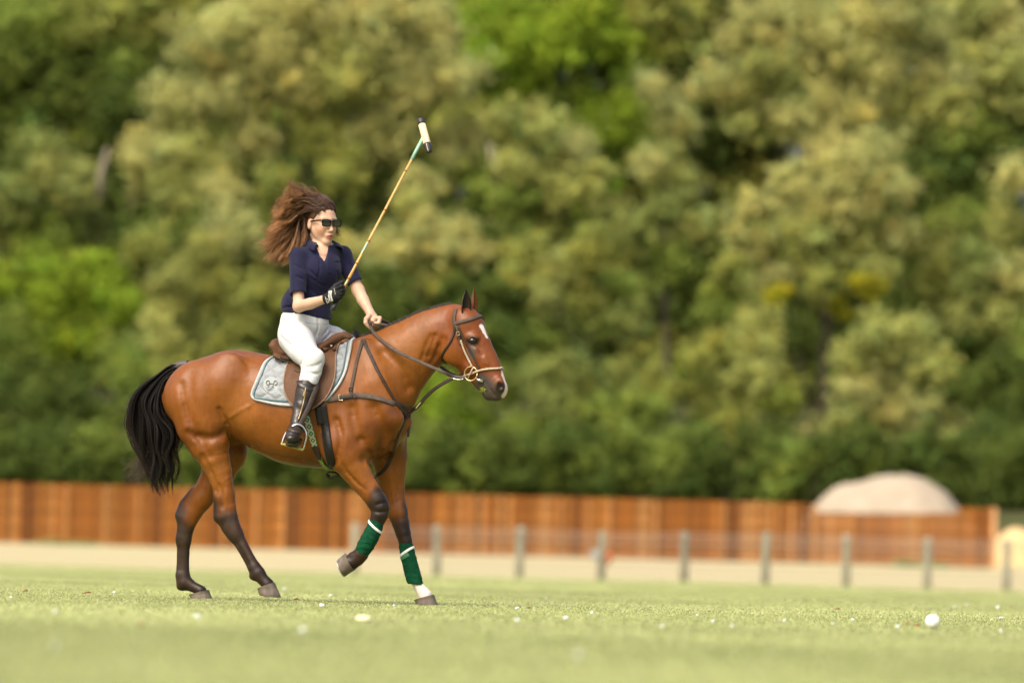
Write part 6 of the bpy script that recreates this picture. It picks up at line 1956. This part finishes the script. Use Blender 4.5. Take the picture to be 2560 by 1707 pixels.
def lettering(txt, px, py, size, ang, m, parent, bvh, off):
    c = bpy.data.curves.new('lettering', 'FONT'); c.body = txt; c.size = size; c.align_x = 'CENTER'; c.align_y = 'CENTER'; c.extrude = .0004
    tmp = bpy.data.objects.new('lettering', c); COL.objects.link(tmp)
    dg = bpy.context.evaluated_depsgraph_get(); me = bpy.data.meshes.new_from_object(tmp.evaluated_get(dg)); bpy.data.objects.remove(tmp)
    me.materials.clear(); me.materials.append(m)
    o = bpy.data.objects.new('lettering', me); link(o, parent)
    p = onb(bvh, px, py, off)
    if p is None: p = Q(px, py, -.44)
    a = math.radians(ang); rx = rgt * math.cos(a) + upv * math.sin(a); ry = -rgt * math.sin(a) + upv * math.cos(a)
    nz = -fwd * 1.0
    o.matrix_local = Matrix(((rx[0], ry[0], nz[0], p[0]), (rx[1], ry[1], nz[1], p[1]), (rx[2], ry[2], nz[2], p[2]), (0, 0, 0, 1)))
    return o


lettering('Corona', 826, 740, .020, -78, mat('ink', (.02, .02, .02), rough=.7), glove, GB, .006)
lettering('ona polo', 838, 730, .0125, -80, m_wht, glove, GB, .003)
P_ = onb(GB, 812, 737, .002)

# ---- hair
m_hr = mat('brown_hair', attr=True, rough=0.42, spec=0.45, transl=0.12)
HFd = Field(HC - .2, HC + .2, .006)
HFd.ell(hd(-.012, 0, .044), (.108, .082, .106), HAX, k=0)
nrm = FF * .70 - FU * .71
HFd.half(hd(.085, 0, .074), nrm); HFd.half(hd(0, 0, -.06), -FU)
for sd in (-1, 1): HFd.ell(hd(.006, .085 * sd, -.012), (.030, .035, .036), HAX, k=.004, op='sub')
hv, hf_ = HFd.mesh()
hair = mesh_np('hair', hv, hf_, m_hr, person, True, np.repeat(np.array([[.085, .040, .019]]), len(hv), 0))


def hairdo():
    tips = [(735, 452), (722, 470), (704, 500), (690, 524), (684, 548), (676, 575), (661, 600), (657, 622), (664, 645), (680, 656), (700, 652), (722, 640), (742, 622)]
    mids = [(768, 474), (752, 482), (742, 496), (734, 512), (726, 530), (720, 552), (714, 575), (708, 598), (712, 618), (722, 630), (736, 626), (748, 612), (760, 600)]
    tq = catmull([(a, b, 0) for a, b in tips], 80); mq = catmull([(a, b, 0) for a, b in mids], 80)
    nl, per, k = 300, 20, 15
    out, cols, rad = [], [], []
    for L_ in range(nl):
        v = .10 + .90 * RNG.beta(1.3, 1.0) if L_ % 5 < 3 else RNG.uniform(.12, .45)
        ti = int(np.clip(v * 79, 0, 79))
        # root on the scalp; higher locks spring from the front and crown
        for _ in range(200):
            th = RNG.uniform(-1, 1); f_ = RNG.uniform(-1.0, .93); 
            l_ = RNG.uniform(-1, .75)
            if L_ % 5 >= 3 and f_ < .25: continue
            if f_ * f_ + l_ * l_ > 1: continue
            u_ = math.sqrt(1 - f_ * f_ - l_ * l_)
            if v > .55 and RNG.uniform() < .6: u_ = u_ * RNG.uniform(-.4, .7); sc_ = math.sqrt(max(1 - u_ * u_, 0) / max(f_ * f_ + l_ * l_, 1e-3)); f_ *= sc_; l_ *= sc_
            p = hd(-.012 + .108 * f_, .083 * l_, .044 + .106 * u_)
            if (p - HC) @ FU < .03 and (p - HC) @ FF > -.028: continue
            if v > .45 and (p - HC) @ FF > -.03: continue
            if ((p - hd(.085, 0, .074)) @ nrm) < .003 and (p - HC) @ FU > -.06: break
        yt = RNG.normal(.03, .055); ln = RNG.uniform(.45, 1.03)
        m0 = Q(mq[ti][0] + RNG.normal(0, 5), mq[ti][1] + RNG.normal(0, 5), yt * .8)
        t0 = Q(tq[ti][0] + RNG.normal(0, 7), tq[ti][1] + RNG.normal(0, 9), yt + RNG.normal(0, .02))
        t0 = m0 + (t0 - m0) * ln
        up_ = (p - hd(-.024, 0, .044)); up_ /= np.linalg.norm(up_)
        p1 = p + up_ * .007 + np.array([-.030, .012, .006])
        if L_ % 5 >= 3: p1 = p + up_ * .008 - FF * .03 + np.array([-.012, 0, .006])
        ph, fr, am = RNG.uniform(0, 6.28), RNG.uniform(9, 22), RNG.uniform(.006, .017)
        shade = RNG.uniform(.6, 1.35)
        for s_ in range(per):
            w_ = RNG.normal(0, 1, 3) * np.array([.005, .008, .0045])
            pts = [p + w_ * .9, p1 + w_ * .9, (p1 + m0) / 2 + w_ + np.array([0, 0, .01]), m0 + w_ * 1.0, (m0 + t0) / 2 + w_ * 1.2, t0 + w_ * RNG.uniform(.6, 2.2)]
            c = catmull(pts, k); t = np.linspace(0, 1, k)
            amp = am * np.clip((t - .35) * 2.2, 0, 1.3)
            c[:, 2] += np.sin(t * fr + ph + s_ * .12) * amp; c[:, 0] += np.cos(t * fr * .9 + ph) * amp * .7; c[:, 1] += np.sin(t * fr * 1.1 + ph + 1) * amp
            out.append(c); rad.append(RNG.uniform(.0008, .0017))
            base = np.array([.078, .034, .0145]); tip = np.array([.37, .18, .062])
            g = np.clip((t - .25) / .75, 0, 1)[:, None] ** 1.4
            cols.append((base * (1 - g) + tip * g) * shade * RNG.uniform(.8, 1.25))
    rad = np.array(rad)
    strands('hair_strands', np.array(out), rad, rad * .35, m_hr, hair, np.array(cols), belly=.5)
    # fine fly-away hairs, and the lock lifting from the crown
    out, cols = [], []
    for i in range(340):
        ti = RNG.integers(0, 80); a = Q(*mq[ti][:2], RNG.normal(.02, .05)); b = Q(tq[ti][0] + RNG.normal(-4, 12), tq[ti][1] + RNG.normal(0, 14), RNG.normal(.03, .06))
        if RNG.uniform() < .3: a = Q(RNG.uniform(745, 800), RNG.uniform(480, 490), RNG.normal(0, .04)); b = a + np.array([RNG.uniform(-.12, 0), 0, RNG.uniform(.0, .05)])
        mid = (a + b) / 2 + RNG.normal(0, .014, 3); out.append(catmull([a, mid, b], 12)); cols.append(np.repeat([[.24, .12, .045]], 12, 0) * RNG.uniform(.5, 1.3))
    for i in range(60):
        a = Q(752 + RNG.normal(0, 5), 488, RNG.normal(0, .02)); b = Q(740 + RNG.normal(0, 4), 474 + RNG.normal(0, 3), 0); c = Q(727 + RNG.normal(0, 3.5), 458 + RNG.normal(0, 4), .01)
        e = Q(729 + RNG.normal(0, 3), 480 + RNG.normal(0, 8), .02) if i % 3 == 0 else c + RNG.normal(0, .006, 3) + np.array([-.004, 0, .004])
        out.append(catmull([a, b, c, e], 12)); cols.append(np.repeat([[.20, .09, .035]], 12, 0) * RNG.uniform(.6, 1.3))
    for i in range(40):
        a = hd(.02, .082, -.02 + RNG.normal(0, .01)); b = Q(846 + RNG.normal(0, 3), 585 + RNG.normal(0, 6), .08); out.append(catmull([a, (a + b) / 2 + RNG.normal(0, .006, 3), b], 12)); cols.append(np.repeat([[.22, .11, .045]], 12, 0) * RNG.uniform(.6, 1.2))
    strands('loose_hair', np.array(out), .0011, .0005, m_hr, hair, np.array(cols))


hairdo()

# ---- sunglasses
m_fr = mat('black_acetate', (0.008, 0.008, 0.009), rough=0.15, spec=0.6)
m_lens = mat('dark_green_lens', (0.010, 0.016, 0.011), rough=0.05, spec=0.8, coat=0.5)
gl0 = MB(); gl0.box(hd(.122, 0, .008), (.022, .008, .006), Matrix([list(x) for x in np.array([FL, FF, FU]).T])); sg = gl0.build('sunglasses', m_fr, person)
for sd in (-1, 1):
    def rr2(sx, sy, dz, n=28):
        o_ = []
        for t in np.linspace(0, 2 * math.pi, n, endpoint=False):
            c_, s_ = math.cos(t), math.sin(t)
            x = sx * np.sign(c_) * abs(c_) ** .55; y = sy * np.sign(s_) * abs(s_) ** .55
            x *= (1 + .10 * (y / sy))
            o_.append(hd(.117 + dz - .10 * abs(.036 + x * 1.0) ** 1.5, sd * (.036 + x), y - .002))
        return o_
    O, I_ = rr2(.0310, .0222, .004), rr2(.0268, .0182, .004); O2, I2 = rr2(.0310, .0222, -.003), rr2(.0268, .0182, -.003)
    n = 28; m_ = MB(); fs = []
    for k_ in range(n):
        j_ = (k_ + 1) % n
        fs += [(k_, j_, n + j_, n + k_), (2 * n + j_, 2 * n + k_, 3 * n + k_, 3 * n + j_), (j_, k_, 2 * n + k_, 2 * n + j_), (n + k_, n + j_, 3 * n + j_, 3 * n + k_)]
    m_.add(O + I_ + O2 + I2, fs); m_.build('lens_rim', m_fr, sg)
    m_ = MB(); L_ = rr2(.0268, .0190, .0005); cc = sum(L_) / len(L_) + FF * .002; m_.add(L_ + [cc], [(k_, (k_ + 1) % n, n) for k_ in range(n)]); m_.build('lens', m_lens, sg, smooth=True)
    ribbon('temple_arm', [hd(.108, .069 * sd, .013), hd(.06, .0755 * sd, .010), hd(.005, .0775 * sd, .004), hd(-.02, .078 * sd, -.008)], [FL * sd] * 4, .009, .004, m_fr, sg, n=14)

# ------------------------------------------------------------------ polo mallet
ma = empty('polo_mallet', tuple(W(832, 772, -.405)))
tag(ma, 'polo mallet with cane shaft and black-taped wooden head raised by the rider', 'polo mallet')
MO = np.array(ma.location)
def MQ(px, py, Y): return W(px, py, Y) - MO
A_, B_ = MQ(832, 772, -.400), MQ(1058, 344, .10)
def mp(px): t = (px - 832) / (1058 - 832); return A_ * (1 - t) + B_ * t
m_cane = mat('cane', (0.52, 0.295, 0.085), rough=.4, spec=.4, var=.2, vscale=25)
m_tape = mat('mint_tape', (0.24, 0.44, 0.33), rough=.6, var=.15, vscale=30)
m_blk = mat('black_tape', (0.022, 0.022, 0.024), rough=.5, var=.3, vscale=40)
m_ = MB(); m_.tube([mp(831), mp(836), mp(846), mp(859)], [.016, .0145, .0135, .0120], 12); m_.build('grip', m_blk, ma, smooth=True)
m_ = MB(); m_.tube([mp(x) for x in (858, 900, 950, 1000, 1030)], [.0088, .0082, .0076, .0070, .0068], 12); m_.build('shaft', m_cane, ma, smooth=True)
for x in (871, 890.5, 920, 961, 1013):
    m_ = MB(); m_.tube([mp(x - .8), mp(x + .8)], .0092 - (x - 871) * .000013, 10); m_.build('cane_joint', mat('joint', (0.14, 0.06, 0.02), rough=.6), ma, smooth=True)
m_ = MB(); m_.tube([mp(1028), mp(1045), mp(1062)], [.0092, .0098, .0105], 12); m_.build('head_binding', m_tape, ma, smooth=True)
for x0_, x1_ in ((864, 868), (904, 918)):
    q = [mp(x0_), mp((x0_ + x1_) / 2), mp(x1_)]
    ribbon('tape_patch', [p_ + np.array([-.002, -.0075, .001]) for p_ in q], np.repeat([[-.45, -.85, .2]], 3, 0), .010, .0014, m_tape, ma, n=8)
h0, h1 = MQ(1051, 298, .14), MQ(1073.5, 381, .05)
def hq_(t): return h0 * (1 - t) + h1 * t
m_ = MB(); m_.tube([hq_(t) for t in (.15, .3, .5, .7, .84)], [.0215, .0222, .0225, .0222, .0215], 16); m_.build('head', mat('pale_wood', (0.68, 0.53, 0.31), rough=.5, var=.12, vscale=25, stretch=(1, 1, .3)), ma, smooth=True)
m_ = MB(); m_.tube([hq_(t) for t in (.0, .02, .10, .17)], [.0185, .0205, .0218, .0222], 16); m_.build('head_tape', m_blk, ma, smooth=True)
ax_ = (h1 - h0) / np.linalg.norm(h1 - h0)
m_ = MB(); m_.tube([hq_(t) for t in (.74, .80, .90, .97, 1.0)], [.0220, .0222, .0215, .018, .015], 16); m_.build('head_tape', m_blk, ma, smooth=True)
ribbon('tape_edge', [hq_(.74) + np.array([-.004, -.0222, .0]), hq_(.86) + np.array([-.006, -.022, 0]), hq_(.98) + np.array([-.004, -.017, 0])], [[0, -1, 0]] * 3, .0025, .001, mat('pale_edge', (.6, .5, .35)), ma, n=8)

# ------------------------------------------------------------------ reins
rn = empty('reins', tuple(HO), -YAW)
tag(rn, 'brown leather reins running from the rider\'s hand to the bit', 'reins')
def wl(px, py, Y): return to_local(W(px, py, Y))
m_rein = m_lea
r1 = [wl(925, 804, -.125), wl(927, 816, -.125), wl(936, 834, -.15), wl(958, 854, -.22), wl(998, 881, -.30), wl(1046, 903, -.34), wl(1083, 919, -.36), wl(1110, 931, -.37)]
r1.append(HH(1135, 941, -.085)); r1.append(HH(1162, 944, -.080))
free_ribbon('near_rein', r1, 8, rn, m_lea_pale, nrm=(.1, -1, .35), n=90)
r2 = [wl(926, 805, -.13), wl(945, 809, -.13), wl(965, 813, -.12), wl(985, 820, -.10), HH(1010, 835, .12), HH(1060, 880, .16), HH(1120, 930, .12), HH(1165, 944, .085)]
free_ribbon('far_rein', r2, 8, rn, m_lea_pale, nrm=(.1, -.75, .65), n=80)
r3 = [wl(948, 800, -.09), wl(960, 801, -.08), wl(973, 808, -.07), wl(982, 819, -.06), wl(984, 828, -.04)]
free_ribbon('rein_loop', r3, 5, rn, m_lea, nrm=(.3, -.8, .6), n=24)
r4 = [wl(950, 803, -.08), wl(962, 806, -.07), wl(972, 814, -.06), wl(976, 824, -.05)]
free_ribbon('rein_loop', r4, 5, rn, m_lea, nrm=(.3, -.8, .6), n=24)
m_ = MB(); m_.tube(catmull([HH(1118, 936, -.088), HH(1128, 941, -.089), HH(1140, 944, -.088), HH(1156, 947, -.085), HH(1164, 947, -.082)], 12), [.006, .008, .007, .004, .004, .005, .005, .004, .004, .005, .005, .004], 6); m_.build('rein_billet', m_lea, rn, smooth=True)
m_ = MB(); m_.tube(catmull([HH(1124, 936, -.092), HH(1126, 944, -.092), HH(1150, 949, -.088), HH(1158, 946, -.088)], 10), .0024, 6); m_.build('rein_buckle', m_steel, rn, smooth=True)

# ------------------------------------------------------------------ ball, scraps and leaves on the pitch
def on_ground(px, py):
    d = ray(px, py); t = 30.0
    lo_, hi_ = 5.0, 140.0
    for _ in range(60):
        mid = (lo_ + hi_) / 2; p = CAM + d * mid
        if p[2] > ground_z(p[0], p[1]): lo_ = mid
        else: hi_ = mid
    return CAM + d * lo_


def lump(r, seed, sub=2):
    n = 10; vs, fs = [], []
    for i in range(n + 1):
        for j in range(2 * n):
            th = math.pi * i / n; ph = math.pi * j / n
            vs.append([math.sin(th) * math.cos(ph), math.sin(th) * math.sin(ph), math.cos(th)])
    for i in range(n):
        for j in range(2 * n): fs.append((i * 2 * n + j, (i + 1) * 2 * n + j, (i + 1) * 2 * n + (j + 1) % (2 * n), i * 2 * n + (j + 1) % (2 * n)))
    V_ = np.array(vs); V_ = V_ * (1 + .18 * vnoise(V_, 1.7, seed))[:, None]
    return V_ * np.array(r), np.array(fs)


p = on_ground(2331, 1571); sc_ = FPX / np.linalg.norm(p - CAM)
rb = 18.0 / sc_
v_, f_ = lump((rb, rb, rb), 1); n_ = v_ / np.linalg.norm(v_, axis=1, keepdims=True); v_ = n_ * rb * (1 - .012 * np.clip(vnoise(n_, 5, 3) - .3, 0, 1))[:, None]
ball = mesh_np('polo_ball', v_, f_, mat('ball_white', (0.78, 0.77, 0.73), rough=.55, var=.06, vscale=40, bump=.3, bscale=60)); ball.location = (p[0], p[1], float(ground_z(p[0], p[1])) + rb)
tag(ball, 'white polo ball lying on the grass at the lower right', 'ball')
p = on_ground(909, 1554); sc_ = FPX / np.linalg.norm(p - CAM)
v_, f_ = lump((21 / sc_, 16 / sc_, 9 / sc_), 4)
o = mesh_np('pale_stone', v_, f_, mat('cream_lump', (0.72, 0.68, 0.40), rough=.7, var=.1, vscale=30)); o.location = (p[0], p[1], float(ground_z(p[0], p[1])) + 7 / sc_)
tag(o, 'flattish pale yellow lump on the grass below the lifted hoof', 'lump')
m_scrap = mat('white_scrap', (0.62, 0.68, 0.68), rough=.7, var=.1, vscale=80)
m_leafb = mat('dry_leaf', (0.30, 0.14, 0.07), rough=.8, var=.2, vscale=60)
ORD = 'first second third fourth fifth sixth seventh eighth ninth tenth eleventh twelfth thirteenth fourteenth fifteenth sixteenth seventeenth eighteenth nineteenth twentieth'.split()
ORD += ['twenty-' + w_ for w_ in ORD[:9]] + ['thirtieth']
SCR = [(28, 1497, 7), (286, 1484, 7), (711, 1474, 10), (138, 1536, 8), (494, 1546, 14), (756, 1582, 10), (805, 1517, 14), (826, 1491, 9), (985, 1518, 7), (1050, 1478, 9), (1294, 1555, 11), (1366, 1499, 9), (1413, 1548, 10), (1479, 1536, 8), (1293, 1524, 9), (1655, 1571, 8), (1742, 1542, 6),
       (1782, 1557, 8), (1830, 1568, 11), (1960, 1556, 8), (2082, 1563, 8), (2132, 1553, 7), (2245, 1572, 11), (2386, 1520, 7), (2418, 1515, 7), (2494, 1520, 9), (2503, 1549, 11), (2503, 1582, 7), (1444, 1643, 10), (137, 1622, 9)]
for i, (x, y, s_) in enumerate(sorted(SCR)):
    p = on_ground(x, y); sc_ = FPX / np.linalg.norm(p - CAM)
    v_, f_ = lump((s_ / sc_ * .58, s_ / sc_ * .42, max(.007, s_ / sc_ * .27)), i + 3)
    v_ = v_ * (1 + .35 * vnoise(v_, 55, i))[:, None]
    o = mesh_np('paper_scrap', v_, f_, m_scrap); o.location = (p[0], p[1], float(ground_z(p[0], p[1])) + .010); o.rotation_euler = (random.uniform(-.4, .4), random.uniform(-.4, .4), random.uniform(0, 6))
    tag(o, 'tiny white scrap lying on the grass, %s white scrap counting from the left' % ORD[i], 'scrap', 'tiny white scraps scattered over the grass')
for i, (x, y, s_) in enumerate(sorted([(63, 1482, 7), (216, 1487, 13), (665, 1497, 7), (740, 1503, 7), (2092, 1527, 9), (2292, 1570, 11), (2268, 1566, 7), (352, 1570, 10), (2530, 1520, 6), (1320, 1525, 6)])):
    p = on_ground(x, y); sc_ = FPX / np.linalg.norm(p - CAM)
    a = s_ / sc_
    vs = [(-a, 0, 0), (-a * .3, -a * .35, .008), (a * .5, -a * .3, .012), (a, 0, .004), (a * .5, a * .3, .014), (-a * .3, a * .35, .01), (0, 0, .004)]
    m_ = MB(); m_.add(vs, [(0, 1, 6), (1, 2, 6), (2, 3, 6), (3, 4, 6), (4, 5, 6), (5, 0, 6)])
    o = m_.build('dry_leaf', m_leafb); o.location = (p[0], p[1], float(ground_z(p[0], p[1])) + .010); o.rotation_euler = (0, random.uniform(-.3, .3), random.uniform(0, .6))
    md = o.modifiers.new('solid', 'SOLIDIFY'); md.thickness = .0015
    tag(o, 'small curled brown leaf on the grass, %s brown leaf counting from the left' % ORD[i], 'leaf', 'small brown leaves scattered over the grass')
